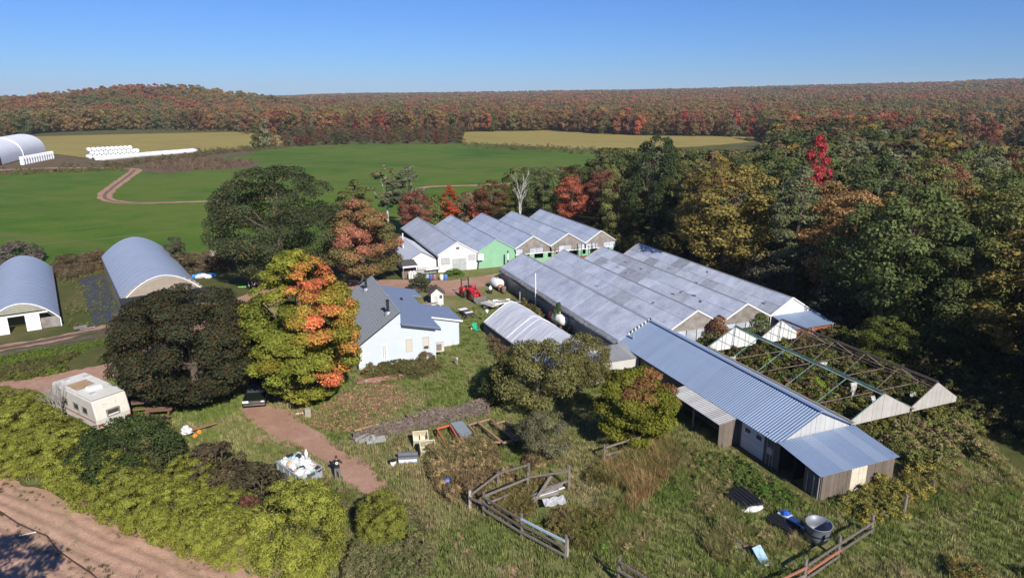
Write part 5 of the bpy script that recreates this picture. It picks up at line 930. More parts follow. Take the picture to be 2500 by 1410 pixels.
# camper
rv = thing('camper_trailer', 'old cream camper trailer with stained roof and air conditioner', 'camper', G(241, 1064), R(56.1)); M_CREAM = M('camper_cream', (.56, .54, .49), .55, 0, .1, 1.2, .05, None, .4, ((.36, .33, .28), 1.3, .6))
pf_ = [(0, .45), (-.1, 1.2), (.25, 2.55), (6.2, 2.6), (6.55, 1.5), (6.3, .5)]; b = MB()
b.v = [(0, y, z) for y, z in pf_]+[(2.4, y, z) for y, z in pf_]; n_ = 6; b.f = [tuple(range(6))[::-1], tuple(range(6, 12))]+[(i, (i+1) % 6, 6+(i+1) % 6, 6+i) for i in range(6)]; bd = b.build('body', M_CREAM, rv, bevel=.08)
MB().box(.05, 2.35, .35, 6.1, 2.63, 2.67).build('roof_skin', M('camper_roof', (.62, .61, .57), .7, 0, .1, .8, .1, None, .2, ((.3, .23, .16), .7, .6)), rv); MB().box(.3, 1.7, 2.9, 4.6, 2.672, 2.685).build('roof_patch', M('tan_patch', (.4, .27, .15), .8, 0, .25, 1.5, .1, None, .2, ((.1, .08, .07), 1.6, .62)), rv)
MB().hexa([(.75, 1.9, 2.68), (1.65, 1.9, 2.68), (1.65, 2.7, 2.68), (.75, 2.7, 2.68)], [(.82, 2.0, 2.95), (1.58, 2.0, 2.95), (1.58, 2.6, 2.9), (.82, 2.6, 2.9)]).build('air_conditioner', M_WHITE, rv)
for (x, y) in ((.5, 1.2), (1.8, 4.9), (.6, 5.4)): MB().box(x, x+.4, y, y+.4, 2.672, 2.76).build('roof_hatch', M('hatch_grey', (.45, .45, .44), .5), rv)
window(rv, .75, 1.65, 1.2, 1.75, -.0, (M_GREYW, M_GLASS), 'x', .13)
for y in (1.0, 2.3, 4.0): window(rv, y, y+.8, 1.35, 1.9, .0, (M_GREYW, M_GLASS), 'y', .04)
MB().box(-.012, -.002, .1, 6.35, .97, 1.05).build('side_stripe', M('stripe_red', (.35, .06, .05), .5), rv)
for x in (.1, 2.1): MB().box(x, x+.25, -.1, -.03, .72, .86).build('tail_light', M('tail_red', (.4, .02, .02), .3), rv)
for y in (2.6, 3.5):
    for x in (.15, 2.25): wheel(rv, (x, y, .36), .36, .22, 'x')
# picnic tables
def picnic(g, a):
    o = thing('picnic_table', 'brown wooden picnic table pushed up under the dark maple beside the camper', 'table', g, a, 'picnic tables by the camper')
    mw = M('red_brown_wood', (.2, .12, .085), .85, 0, .2, 4, .3, None, .2, None, .12)
    for k in range(4): MB().box(-.95, .95, -.38+k*.19, -.2+k*.19, .72, .76).build('top_plank', mw, o)
    for s in (-1, 1):
        MB().box(-.95, .95, s*.72-.13, s*.72+.13, .42, .46).build('bench', mw, o)
        for x in (-.7, .7): MB().bar((x, s*.2, .72), (x, s*.6, 0), .06, .09).build('leg', mw, o)
    for x in (-.7, .7): MB().bar((x, -.75, .39), (x, .75, .39), .06, .09).build('cross_bar', mw, o)
for (x, y, a) in ((302, 968, 20), (326, 984, 24), (344, 1002, 15), (392, 1020, 10)): picnic(G(x, y), R(a))
# ================================================================== small yard things
def solid(name, label, cat, mb, mat, loc, rz=0, group=None, smooth=False, bevel=0):
    o = mb.build(name, mat, None, smooth, loc, rz, bevel); tag(o, label, cat, group); return o
tk = thing('water_tank', 'white cylindrical tank lying beside the greenhouse corner', 'tank', G(1213, 704), A1-R(75)); MB().lathe([(0, -.95), (.5, -.9), (.62, -.75), (.64, 0), (.62, .75), (.5, .9), (0, .95)], (0, 0, .75), 'x', 18, False).build('shell', M_WHITE, tk, True)
for x in (-.5, .5): MB().box(x-.06, x+.06, -.5, .5, 0, .3).build('cradle', M_RUSTP, tk)
MB().lathe([(.12, 0), (.12, .15), (0, .16)], (.1, 0, 1.38), 'z', 10).build('hatch', M_PIPE, tk)
for i, (x, y, m_, l) in enumerate([(1222, 712, M('orange_drum', (.4, .2, .13), .7), 'faded orange drum beside the white tank'), (1230, 716, M_RUSTP, 'rusty brown drum beside the faded orange one')]):
    solid('drum', l, 'drum', MB().lathe([(0, 0), (.29, 0), (.29, .3), (.31, .32), (.29, .34), (.29, .6), (.31, .62), (.29, .64), (.29, .9), (0, .9)], n=14, cap=False), m_, G(x, y), 0, None, True)
wb = thing('white_jug', 'white jug standing on a dark crate near the tractor', 'jug', G(1197, 716)); MB().box(-.25, .25, -.25, .25, 0, .45).build('crate', M_BLACKP, wb); MB().lathe([(0, 0), (.2, 0), (.24, .3), (.1, .45), (.1, .52), (0, .52)], (0, 0, .45), 'z', 10, False).build('jug', M_WHITE, wb, True)
for i, (x, c_, nm) in enumerate([(1052, (.05, .12, .35), 'blue'), (1061, (.3, .13, .12), 'faded red'), (1078, (.6, .6, .58), 'white'), (1088, (.07, .16, .4), 'bright blue'), (1043, (.3, .33, .33), 'grey')]):
    solid('barrel', '%s plastic barrel in the row along the drive' % nm, 'barrel', MB().lathe([(0, 0), (.26, 0), (.29, .25), (.29, .55), (.25, .72), (.2, .76), (0, .76)], n=12, cap=False), M('barrel_%s' % nm, c_, .45), G(x, 683), 0, None, True)
pt = thing('propane_tank', 'white propane tank with a rust-red end behind the white tunnel', 'tank', G(1363, 798), A1-R(80)); MB().lathe([(0, -1.5), (.3, -1.42), (.52, -1.2), (.58, -.9), (.58, .9), (.52, 1.2), (.3, 1.42), (0, 1.5)], (0, 0, 1.0), 'x', 18, False).build('shell', M_WHITE, pt, True)
MB().lathe([(0, -1.53), (.32, -1.45), (.54, -1.2), (.597, -.85), (.597, -.5)], (0, 0, 1.0), 'x', 18, False).build('rusty_end', M('rust_paint', (.33, .08, .05), .8, 0, .3, 2), pt, True); [MB().box(x-.1, x+.1, -.4, .4, 0, .6).build('saddle', M_RUSTP, pt) for x in (-.8, .8)]; MB().lathe([(.12, 0), (.14, .2), (0, .22)], (.2, 0, 1.57), 'z', 10).build('valve_dome', M_WHITE, pt)
fp = thing('flagpole', 'tall bare white pole standing beside the greenhouse side wall', 'pole', G(1308, 757)); MB().tube((0, 0, -.2), (-.08, 0, HT(1308, 757, 668)), .09, .06, 8).build('shaft', M_WHITE, fp); MB().ball((-.08, 0, HT(1308, 757, 668)), .08).build('cap', M_WHITE, fp)
solid('post', 'short grey post between the flagpole and the white tank', 'post', MB().tube((0, 0, -.2), (0, 0, 1.5), .1, .1, 8), M_GREYW, G(1269, 742))
st = thing('bucket_stand', 'white bucket hung on a stake at the tunnel corner', 'bucket', G(1189, 790)); MB().tube((0, 0, -.1), (0, 0, 1.3), .02).build('stake', M_GPIPE, st); MB().lathe([(0, 1.05), (.13, 1.05), (.17, 1.42), (.15, 1.42), (.12, 1.1), (0, 1.1)], (0, 0, .15), 'z', 12, False).build('bucket', M_WHITE, st, True)
gc = thing('garden_chair', 'green plastic chair tipped over on the lawn', 'chair', G(1160, 806), .6); M_GC = M('chair_green', (.03, .34, .2), .4)
MB().hexa([(-.25, 0, .1), (.25, 0, .1), (.25, .08, .1), (-.25, .08, .1)], [(-.28, .2, .75), (.28, .2, .75), (.28, .26, .75), (-.28, .26, .75)]).build('back', M_GC, gc); MB().box(-.27, .27, -.45, 0, .1, .16).build('seat', M_GC, gc)
for x in (-.24, .24): MB().bar((x, -.42, .14), (x, -.42, .5), .05, .05).build('leg', M_GC, gc); MB().bar((x, 0, .14), (x, -.02, .5), .05, .05).build('leg', M_GC, gc)
solid('ball', 'pale yellow ball lying beside the green chair', 'ball', MB().ball((0, 0, .15), .16), M('ball_yellow', (.6, .45, .2), .5), G(1152, 805), 0, None, True)
gl = thing('garden_lamp', 'small grey path lamp standing in the open lawn', 'lamp', G(1116, 893)); MB().tube((0, 0, -.1), (0, 0, .55), .06).build('stem', M_PIPE, gl); MB().lathe([(.11, .55), (.13, .75), (.05, .85)], (0, 0, 0), 'z', 8).build('head', M_PIPE, gl)
# blue tarp heap
tp = thing('tarp_heap', 'crumpled blue and white tarpaulin heap by the tunnel porch', 'tarp', G(505, 676))
for i in range(7): MB().ball((RG.uniform(-1.3, 1.3), RG.uniform(-.6, .6), .18), RG.uniform(.4, .7), RG.uniform(.3, .5), RG.uniform(.2, .35), 9, 5, .5, i).build('tarp_fold', [M('tarp_blue', (.02, .2, .6), .4), M_WHITE][i % 2], tp)
by = thing('bicycle_pile', 'dark jumble of bicycles and toys beside the drive', 'bicycles', G(622, 705))
for i in range(5): MB().lathe([(.3, -.03), (.34, 0), (.3, .03)], (RG.uniform(-.8, .8), RG.uniform(-.4, .4), .36), 'y' if i % 2 else 'x', 14).build('bicycle_wheel', M_BLACKP, by)
for i in range(6): MB().bar((RG.uniform(-.9, .9), RG.uniform(-.4, .4), .3), (RG.uniform(-.9, .9), RG.uniform(-.4, .4), 1.0), .06, .06).build('frame_tube', RG.choice([M_BLACKP, M('toy_pink', (.5, .1, .15), .5), M_WHITE]), by)
solid('green_canoe', 'lime green plastic sled lying beside the bicycles', 'sled', MB().ball((0, 0, .15), .9, .25, .14), M('sled_green', (.2, .5, .1), .4), G(597, 702), .3, None, True)
# toys under the dark maple
ty = thing('covered_toys', 'ride-on toy half covered by a pale sheet below the dark maple', 'toys', G(458, 1066), .3)
b = MB(); 
for i in range(6): b.ball((RG.uniform(-.3, .3), RG.uniform(-.2, .4), .3+.1*i*.5), .26, .22, .16, 8, 5, .5, i)
b.build('sheet', M('pale_sheet', (.6, .62, .63), .7), ty)
for (x, y) in ((.55, -.3), (.75, .25)): MB().lathe([(.05, -.06), (.15, -.06), (.17, 0), (.15, .06), (.05, .06)], (x, y, .17), 'y', 12).build('toy_wheel', M('toy_orange', (.6, .22, .04), .5), ty)
MB().path([(-.7, -.5, .05), (-.5, -.6, .25), (-.1, -.55, .1)], .04, 6).build('hose', M('hose_green', (.05, .25, .17), .5), ty); MB().bar((.3, .2, .4), (1.9, .7, .5), .1, .1).build('wooden_beam', M('rail_brown', (.25, .13, .08), .8), ty)
# rubbish trailer
d0, d1 = G(704, 1148), G(762, 1188); da = math.atan2((d1-d0).y, (d1-d0).x); dc = (d0+d1)/2
dm = thing('rubbish_trailer', 'grey steel tipping trailer heaped with rubbish bags beside the lane', 'trailer', dc, da); M_DG = M('trailer_grey', (.36, .38, .4), .5, .2, .12, 2, .1); Ld, Wd = 2.8, 1.6
for (a0, a1, c0, c1) in ((-Ld/2, Ld/2, -Wd/2, -Wd/2+.05), (-Ld/2, Ld/2, Wd/2-.05, Wd/2), (-Ld/2, -Ld/2+.05, -Wd/2+.05, Wd/2-.05), (Ld/2-.05, Ld/2, -Wd/2+.05, Wd/2-.05)): MB().box(a0, a1, c0, c1, .35, 1.0).build('side_panel', M_DG, dm)
MB().box(-Ld/2+.05, Ld/2-.05, -Wd/2+.05, Wd/2-.05, .35, .42).build('floor', M_DG, dm)
for s in (-1, 1):
    MB().bar((-Ld/2, s*Wd/2, 1.03), (Ld/2, s*Wd/2, 1.03), .09, .08).build('top_rail', M_DG, dm); wheel(dm, (-.2, s*(Wd/2+.14), .36), .36, .22, 'y')
    for k in range(4): MB().box(-Ld/2+.2+k*.72, -Ld/2+.28+k*.72, s*Wd/2-(.0 if s > 0 else .05), s*Wd/2+(.05 if s > 0 else 0), .35, .99).build('rib', M_DG, dm)
MB().box(Ld/2, Ld/2+.015, -.3, .3, .72, .95).build('badge', M('badge_dark', (.08, .08, .09), .5), dm)
BC = [('white', (.65, .66, .66)), ('pale grey', (.4, .42, .43)), ('white', (.7, .69, .66)), ('black', (.03, .03, .035)), ('teal', (.25, .5, .48)), ('orange striped', (.6, .4, .28)), ('white', (.62, .64, .66)), ('clear grey', (.5, .53, .55))]
rgb = random.Random(4)
for i in range(64):
    nm, c_ = BC[i % 8]; x, y = rgb.uniform(-1.25, 1.25), rgb.uniform(-.62, .62); z = .85+.75*max(0, 1-abs(x)/1.9)*max(0, 1-abs(y)/1.2)*rgb.uniform(.6, 1.1)+rgb.uniform(0, .12)
    p = dc+Vector((x*math.cos(da)-y*math.sin(da), x*math.sin(da)+y*math.cos(da), z-.12)); s_ = rgb.uniform(.16, .3)
    b = MB().ball((0, 0, 0), s_*1.2, s_*.9, s_*.72, 9, 6, .45, i); o = b.build('rubbish_bag', M('bag_%s' % nm.replace(' ', '_'), c_, .35, 0, .15, 3, .3, None, .5), None, False, p, rgb.random()*6); tag(o, '%s rubbish bag in the heap on the grey trailer' % nm, 'bag', '%s bags on the trailer' % nm)
solid('white_bottle', 'tall white plastic bottle sticking out of the rubbish heap', 'bottle', MB().lathe([(0, 0), (.12, 0), (.12, .4), (.05, .52), (.05, .6), (0, .6)], n=10, cap=False), M_WHITE, dc+Vector((.4, .4, 1.25)), 0, None, True)
# person
pe = thing('person', 'person in black printed sweatshirt and grey trousers standing on the dirt lane', 'person', G(825, 1172), R(8))
mP, tP, oP = newmat('clothes_by_height'); gp = nd(tP, 'ShaderNodeTexCoord'); sx = nd(tP, 'ShaderNodeSeparateXYZ'); tP.links.new(gp.outputs['Object'], sx.inputs[0]); mr = nd(tP, 'ShaderNodeMapRange'); setin(mr, **{'From Max': 1.75}); tP.links.new(sx.outputs['Z'], mr.inputs[0])
cr_ = nd(tP, 'ShaderNodeValToRGB'); cr_.color_ramp.interpolation = 'CONSTANT'; e = cr_.color_ramp.elements; st_ = [(0, (.5, .45, .4)), (.055, (.14, .15, .16)), (.52, (.012, .012, .013)), (.845, (.45, .24, .17))]
while len(e) < 4: e.new(.5)
for i, (p, c) in enumerate(st_): e[i].position = p; e[i].color = c4(c)
tP.links.new(mr.outputs[0], cr_.inputs[0]); bp = nd(tP, 'ShaderNodeBsdfPrincipled'); setin(bp, Roughness=.85); tP.links.new(cr_.outputs[0], bp.inputs['Base Color']); tP.links.new(bp.outputs[0], oP.inputs[0])
V = [(0, 0, .95, .155), (0, 0, 1.15, .15), (0, 0, 1.36, .175), (0, .01, 1.47, .07), (0, .015, 1.53, .058), (0, .02, 1.6, .095), (0, .02, 1.68, .088),
     (-.1, 0, .88, .1), (-.12, .0, .5, .068), (-.13, -.02, .1, .045), (-.135, .1, .045, .045), (.1, 0, .88, .1), (.12, .02, .5, .068), (.14, -.01, .1, .045), (.15, .11, .045, .045),
     (-.17, 0, 1.4, .075), (-.33, .02, 1.2, .055), (-.16, .24, 1.24, .042), (-.09, .28, 1.26, .035), (.17, 0, 1.4, .075), (.33, .02, 1.2, .055), (.16, .24, 1.24, .042), (.09, .28, 1.26, .035)]
E_ = [(0, 1), (1, 2), (2, 3), (3, 4), (4, 5), (5, 6), (0, 7), (7, 8), (8, 9), (9, 10), (0, 11), (11, 12), (12, 13), (13, 14), (2, 15), (15, 16), (16, 17), (17, 18), (2, 19), (19, 20), (20, 21), (21, 22)]
me = bpy.data.meshes.new('body'); me.from_pydata([v[:3] for v in V], E_, []); me.materials.append(mP); bo = bpy.data.objects.new('body', me); link(bo, pe)
sk = bo.modifiers.new('skin', 'SKIN'); sv = me.skin_vertices[0].data
for i, v in enumerate(V): sv[i].radius = (v[3], v[3]*(.72 if i in (0, 1, 2) else 1))
sv[0].use_root = True; sb = bo.modifiers.new('smooth', 'SUBSURF'); sb.levels = 1; sb.render_levels = 1
MB().ball((0, -.005, 1.655), .102, .11, .1, 10, 7).build('hair', M('brown_hair', (.09, .045, .025), .8), pe, True); MB().ball((0, -.03, 1.77), .05).build('hair_bun', M('brown_hair', (.09, .045, .025)), pe, True)
MB().lathe([(0, 0), (.095, .0), (.095, .012), (0, .012)], (.03, -.148, 1.3), 'y', 20, False).build('round_print', M('print_white', (.75, .76, .75), .7), pe); MB().lathe([(0, 0), (.05, .0), (.05, .006), (0, .006)], (.03, -.152, 1.3), 'y', 16, False).build('print_centre', M('print_green', (.2, .3, .27), .7), pe)
MB().box(-.09, .09, .27, .33, 1.22, 1.3).build('controller', M_BLACKP, pe)
for s in (-1, 1):
    hb = MB().ball((s*.1, .3, 1.25), .032, .04, .045, 8, 5)
    for k in range(4): hb.path([(s*.1, .31, 1.275-k*.017), (s*.085, .345, 1.275-k*.017), (s*.06, .34, 1.275-k*.017)], [.009, .008, .007], 5)
    hb.path([(s*.1, .28, 1.27), (s*.075, .27, 1.3), (s*.055, .275, 1.305)], [.01, .009, .007], 5); hb.build('hand', M('skin', (.45, .24, .17), .6), pe, True)
# brush pile along the lawn
w0, w1 = G(868, 1072), G(1185, 1000); wd_ = (w1-w0).normalized(); wn = Vector((-wd_.y, wd_.x, 0)); wl = (w1-w0).length
wp = thing('brush_pile', 'long low pile of grey brown sticks and prunings across the lawn', 'brush pile', w0); b = MB(); rb = random.Random(6)
for i in range(3400):
    q = rb.random(); hgt = .35+.6*min(1, q*3)*(.7+.3*math.sin(q*14)); t = rb.gauss(0, .36); zz = max(.03, hgt*max(0, 1-abs(t)/1.0)*rb.random()**.5); c = wd_*wl*q+wn*t+Vector((0, 0, zz)); a = rb.uniform(-1.3, 1.3); dd = (wd_*math.cos(a)+wn*math.sin(a)+Vector((0, 0, rb.uniform(-.5, .5))))*rb.uniform(.3, 1.0); b.bar(c-dd/2, c+dd/2, rb.uniform(.02, .06), rb.uniform(.02, .05))
b.build('sticks', M('stick_brown', (.17, .125, .105), .9, 0, .5, 2.5, 0, (.3, .24, .2)), wp)
for (a, c, z) in (((866, 1066), (925, 1050), .5), ((1010, 1040), (1050, 1022), .75), ((1150, 1000), (1185, 985), .6)):
    p, q = G(*a)-w0, G(*c)-w0; MB().bar(p+Vector((0, 0, z)), q+Vector((0, 0, z)), .1, .12).build('pole', M('yellow_pole', (.35, .22, .1), .8), wp)
for x, y in ((866, 1078), (1192, 1010), (999, 1030)): MB().bar(G(x, y)-w0, G(x, y)-w0+Vector((0, 0, .75)), .12, .12).build('stake', M_RUSTP, wp)
for i, (a, c, l) in enumerate([((872, 1085), (905, 1070), 'grey metal trough lying left by the brush pile'), ((895, 1085), (942, 1078), 'grey metal duct lying by the brush pile')]):
    p, q = G(*a), G(*c); o = thing('metal_trough', l, 'trough', p, math.atan2((q-p).y, (q-p).x)); L_ = (q-p).length
    MB().box(0, L_, -.22, .22, .15, .2).build('bottom', M_STEEL2, o); [MB().box(0, L_, s*.22-.02, s*.22+.02, .15, .42).build('side', M_STEEL2, o) for s in (-1, 1)]; MB().box(.3, .6, -.2, .2, 0, .15).build('foot', M_GREYW, o)
    if i: MB().lathe([(.25, .2), (.3, .42), (.16, .44), (.16, .62)], (.5, 0, 0), 'z', 12, False).build('collar', M_STEEL2, o)
# plastic bins
def bin_(g, a, tilt, label):
    o = thing('plastic_bin', label, 'bin', g, a); mb = M('bin_cream', (.62, .56, .42), .5, 0, .06, 2, .05); W, D, H_ = 1.05, .8, .75; c_ = Matrix.Rotation(tilt, 4, 'X')
    def bx(nm, *q):
        m_ = MB().box(*q); m_.v = [tuple(c_ @ Vector(p)+Vector((0, 0, .02))) for p in m_.v]; m_.build(nm, mb, o)
    bx('bottom', -W/2, W/2, 0, D, 0, .06); bx('wall', -W/2, -W/2+.05, 0, D, .06, H_); bx('wall', W/2-.05, W/2, 0, D, .06, H_); bx('wall', -W/2+.05, W/2-.05, 0, .05, .06, H_); bx('wall', -W/2+.05, W/2-.05, D-.05, D, .06, H_); bx('divider', -.02, .02, .05, D-.05, .06, H_*.6)
    for k in range(3): bx('rib', -W/2+.2+k*.3, -W/2+.28+k*.3, -.03, 0, .1, H_-.06)
bin_(G(1028, 1090), R(12), R(28), 'cream plastic bin tipped back, behind its twin'); bin_(G(1045, 1114), R(16), R(32), 'cream plastic bin tipped back, in front of its twin')
bk = thing('bucket', 'white bucket with black lid beside the pallet of rolls', 'bucket', G(960, 1137)); MB().lathe([(0, 0), (.17, 0), (.2, .4), (0, .4)], n=14, cap=False).build('pail', M_WHITE, bk, True); MB().lathe([(0, .4), (.21, .4), (.21, .45), (0, .46)], n=14, cap=False).build('lid', M_BLACKP, bk)
pl = thing('film_rolls', 'grey plastic film rolls stacked on a blue-white pallet', 'rolls', G(972, 1132), R(6)); MB().box(0, 1.3, 0, .7, 0, .12).build('pallet', M('pallet_blue', (.2, .4, .6), .6), pl); MB().box(.05, 1.25, -.02, .0, .12, .3).build('wrapper', M_WHITE, pl)
for (y, z) in ((.15, .27), (.45, .27), (.3, .52)): MB().tube((0, y, z), (1.3, y, z), .15, None, 12).build('roll', M('film_grey', (.12, .13, .15), .4), pl)
solid('blue_bag', 'bright blue plastic bag lying in the weeds', 'bag', MB().ball((0, 0, .22), .32, .28, .24, 9, 6, .5, 3), M('bag_blue', (.01, .1, .55), .4), G(1088, 1178))
# benches
def quadtop(L_, z): return [G(x, y, z) for x, y in L_]
def bench(name, label, cor, z, mat, legm, sheetm=None, cross=True):
    C = quadtop(cor, z); c0 = sum(C, Vector())/4; base = Vector((c0.x, c0.y, 0)); o = thing(name, label, 'bench', base); C = [p-base for p in C]
    for i in range(4): MB().bar(C[i], C[(i+1) % 4], .1, .12).build('frame_rail', mat, o); MB().bar((C[i].x, C[i].y, 0), C[i], .09, .09).build('leg', legm, o)
    if sheetm:
        A, B, D = C[0]+Vector((0, 0, .1)), C[1]+Vector((0, 0, .1)), C[3]+Vector((0, 0, .1)); ribroof(o, A, B, D, .35, sheetm, 3, .025, name='metal_sheet')
    return o
bench('potting_bench', 'bench topped with corrugated grey metal sheets', [(1100, 1034), (1130, 1030), (1178, 1090), (1148, 1100)], .65, M_RUSTP, M_RUSTP, M('bench_sheet', (.33, .38, .4), .45, .2, .1, 1))
bench('bench_frame', 'bare orange painted bench frame beside the metal-topped bench', [(1066, 1046), (1098, 1037), (1122, 1076), (1090, 1087)], .65, M('frame_orange', (.5, .13, .06), .6), M('frame_orange', (.5, .13, .06)))
M_FW = M('frame_tan', (.3, .19, .12), .85, 0, .2, 3)
bench('bench_frame', 'tan wooden bench frame right of the metal-topped bench', [(1142, 1037), (1165, 1030), (1222, 1078), (1180, 1080)], .55, M_FW, M_BLACKP)
bench('bench_frame', 'dark wooden bench frame reaching under the thin apple tree', [(1168, 1030), (1196, 1022), (1262, 1072), (1228, 1080)], .5, M_FW, M_BLACKP); bench('bench_frame', 'last bench frame half hidden by the thin apple tree', [(1206, 1034), (1234, 1026), (1285, 1066), (1258, 1074)], .5, M_FW, M_BLACKP)
# ================================================================== fences
M_FENCE = M('fence_wood', (.17, .145, .125), .9, 0, .3, 5, .4, None, .15, None, .2)
def fence(label, posts, rails, base, name='rail_fence'):
    g0 = G(*base); o = thing(name, label, 'fence', g0)
    for (x, y, h, *r) in posts: p = G(x, y)-g0; MB().tube(p-Vector((0, 0, .2)), p+Vector((RG.uniform(-.04, .04), RG.uniform(-.04, .04), h)), .1, .09, 7).build('post', r[0] if r else M_FENCE, o)
    for (i, j, z1, z2, *r) in rails:
        a = G(*posts[i][:2])-g0+Vector((0, 0, z1)); c = G(*posts[j][:2])-g0+Vector((0, 0, z2)); off = (c-a).cross(Vector((0, 0, 1))).normalized()*.1; MB().bar(a+off, c+off, .06, .13).build('rail', r[0] if r else M_FENCE, o)
    return o
M_WPOST = M('whitewashed_post', (.36, .33, .3), .85, 0, .3, 3)
fence('weathered corner of rail fence with posts and a blue top pipe around the scrap', [(1147, 1240, 1.15, M_WPOST), (1181, 1256, 1.5), (1274, 1310, 1.5), (1380, 1366, 1.5), (1287, 1205, 1.5), (1388, 1196, 1.7), (1384, 1362, 1.2, M_WPOST), (1216, 1184, .9), (1291, 1160, .9)],
      [(1, 2, 1.25, 1.15), (1, 2, .85, .72), (1, 2, .45, .35), (2, 3, .85, .8), (2, 3, .4, .35), (2, 3, 1.2, 1.2, M('blue_pipe', (.38, .48, .6), .5)), (1, 4, 1.3, 1.15), (1, 4, .75, .55), (4, 5, 1.2, 1.4), (4, 5, .15, .75), (0, 1, .8, .8), (0, 7, .95, .9), (7, 8, .9, .85)], (1181, 1256))
M_RRAIL = M('red_rail', (.33, .13, .09), .8, 0, .2, 3)
fence('long rail fence with red painted rails running past the round trough', [(1508, 1425, 1.6), (1962, 1420, 1.4), (2044, 1362, 1.4), (2126, 1306, 1.3), (1800, 1500, 1.4), (1640, 1500, 1.4)], [(0, 5, 1.4, 1.2), (0, 5, .9, .8), (4, 1, .9, .95, M_RRAIL), (4, 1, .4, .5), (1, 2, 1.05, 1.0), (1, 2, .6, .55, M_RRAIL), (2, 3, 1.0, .95), (2, 3, .5, .45), (1, 2, .25, .2), (5, 4, 1.0, .9)], (2044, 1362))
fence('short broken gate of grey rails beside the rounded fruit tree', [(1475, 1128, 1.3), (1560, 1105, .9)], [(0, 1, 1.15, 1.3), (0, 1, .2, .75), (0, 1, .6, .55)], (1475, 1128), 'gate')
fence('two leaning lone fence posts in the weeds below the shed lean-to', [(2204, 1262, 1.5), (2276, 1204, .95)], [], (2204, 1262), 'fence_posts')
# ================================================================== scrap
sp = thing('scrap_sheets', 'crumpled white metal sheet and loose boards inside the fence corner', 'scrap', G(1354, 1244)); b = MB()
for i in range(13):
    for j in range(5): b.v.append((-.9+1.8*i/12, -.5+1.0*j/4+.2*i/12, .15+.05*math.sin(i*1.1)+RG.uniform(-.03, .03)+.02*j))
b.v = [(x, y, z+.35) for x, y, z in b.v]; b.f = [(i*5+j, i*5+j+1, i*5+j+6, i*5+j+5) for i in range(12) for j in range(4)]; o = b.build('sheet', M('scrap_white', (.5, .5, .5), .6, 0, .15, 3, .2), sp); o.scale = (.75, .7, 1); o.rotation_euler = (0, 0, .25); o.modifiers.new('thickness', 'SOLIDIFY').thickness = .02
for k in range(7): MB().bar((-1.8+RG.uniform(-.3, .4), .3+RG.uniform(0, .5), .2), (RG.uniform(.2, .9), 1.1+.15*k, .4+.05*k), .12, .04).build('board', RG.choice([M_GREYW, M_WEATH, M_WHITE]), sp)
MB().bar((-1.3, .4, .1), (-.1, 1.9, 1.1), .16, .06).build('board', M_GREYW, sp)
pp = thing('pipe_stack', 'stack of black corrugated pipes on a pale pallet in the weeds', 'pipes', G(1812, 1225), R(-70)); MB().box(-.9, .9, -.75, .75, .05, .17).build('pallet', M('pale_pallet', (.45, .4, .36), .85), pp)
for k in range(6): MB().tube((-.95, -.65+k*.26, .32), (.9, -.65+k*.26+RG.uniform(-.05, .05), .34), .12, None, 10).build('pipe', M('pipe_black', (.02, .02, .022), .5), pp)
MB().ball((1.0, 0, .15), .2, .7, .15, 8, 5, .5, 2).build('torn_wrap', M_WHITE, pp)
cp = thing('scrap_crate', 'black slatted crates and blue-white scrap piled by the round trough', 'crates', G(1912, 1285), R(-55))
for k in range(5): MB().box(-.8, .8, -.55+k*.2, -.45+k*.2, .3, .36).build('slat', M_BLACKP, cp)
MB().box(-.8, .8, -.55, .35, .02, .28).build('crate', M_BLACKP, cp); MB().box(-.7, .5, .42, .85, .05, .4).build('white_board', M_WHITE, cp); MB().ball((-.3, .6, .5), .3, .2, .15, 8, 5, .5, 1).build('blue_scrap', M('scrap_blue', (.02, .1, .5), .5), cp); MB().box(.3, .95, .5, .7, .1, .2).build('white_board', M_WHITE, cp)
tb = thing('round_trough', 'grey galvanised round stock tank tilted in the weeds', 'trough', G(1992, 1318)); b = MB().lathe([(0, .04), (.58, .04), (.63, .5), (.68, 1.0), (.72, 1.04), (.66, 1.04), (.61, .5), (.56, .1), (0, .1)], n=28, cap=False); b.v = [tuple(Matrix.Rotation(R(4), 4, 'X') @ Vector(p)+Vector((0, 0, .1))) for p in b.v]; b.build('tank', M('trough_zinc', (.2, .22, .26), .5, .3, .12, 1.5, .1), tb, True)
b = MB().lathe([(.645, .48), (.665, .5), (.67, .58), (.655, .6)], n=28, cap=False); b.v = [tuple(Matrix.Rotation(R(4), 4, 'X') @ Vector(p)+Vector((0, 0, .1))) for p in b.v]; b.build('band', M_BLACKP, tb, True)
sl_ = thing('board_stack', 'fan of weathered grey slats lying in the weeds', 'boards', G(1802, 1345), R(60))
for k in range(8): MB().bar((-.8, -.35+k*.07, .12+.03*(k % 3)), (.8, -.45+k*.13, .22), .1, .03).build('slat', M_GREYW, sl_)
solid('brick_pallet', 'small stack of reddish slats beside the grey ones', 'boards', MB().box(-.35, .35, -.3, -.18, .05, .3).box(-.35, .35, -.1, .02, .05, .3).box(-.35, .35, .1, .22, .05, .3), M('red_slat', (.3, .16, .12), .85), G(1832, 1345), .3)
bb = thing('blue_board', 'pale blue board propped on junk below the grey slats', 'board', G(1868, 1378), .5); b = MB().box(-.3, .3, -.02, .02, 0, .9); b.v = [tuple(Matrix.Rotation(R(-50), 4, 'X') @ Vector(p)+Vector((0, 0, .1))) for p in b.v]; b.build('board', M('board_blue', (.3, .45, .62), .5), bb)
for k in range(6): MB().bar((RG.uniform(-.7, .7), RG.uniform(-.4, .4), .08), (RG.uniform(-.7, .7), RG.uniform(-.4, .4), .2), .1, .05).build('stick', RG.choice([M_GREYW, M_WHITE, M_WEATH]), bb)
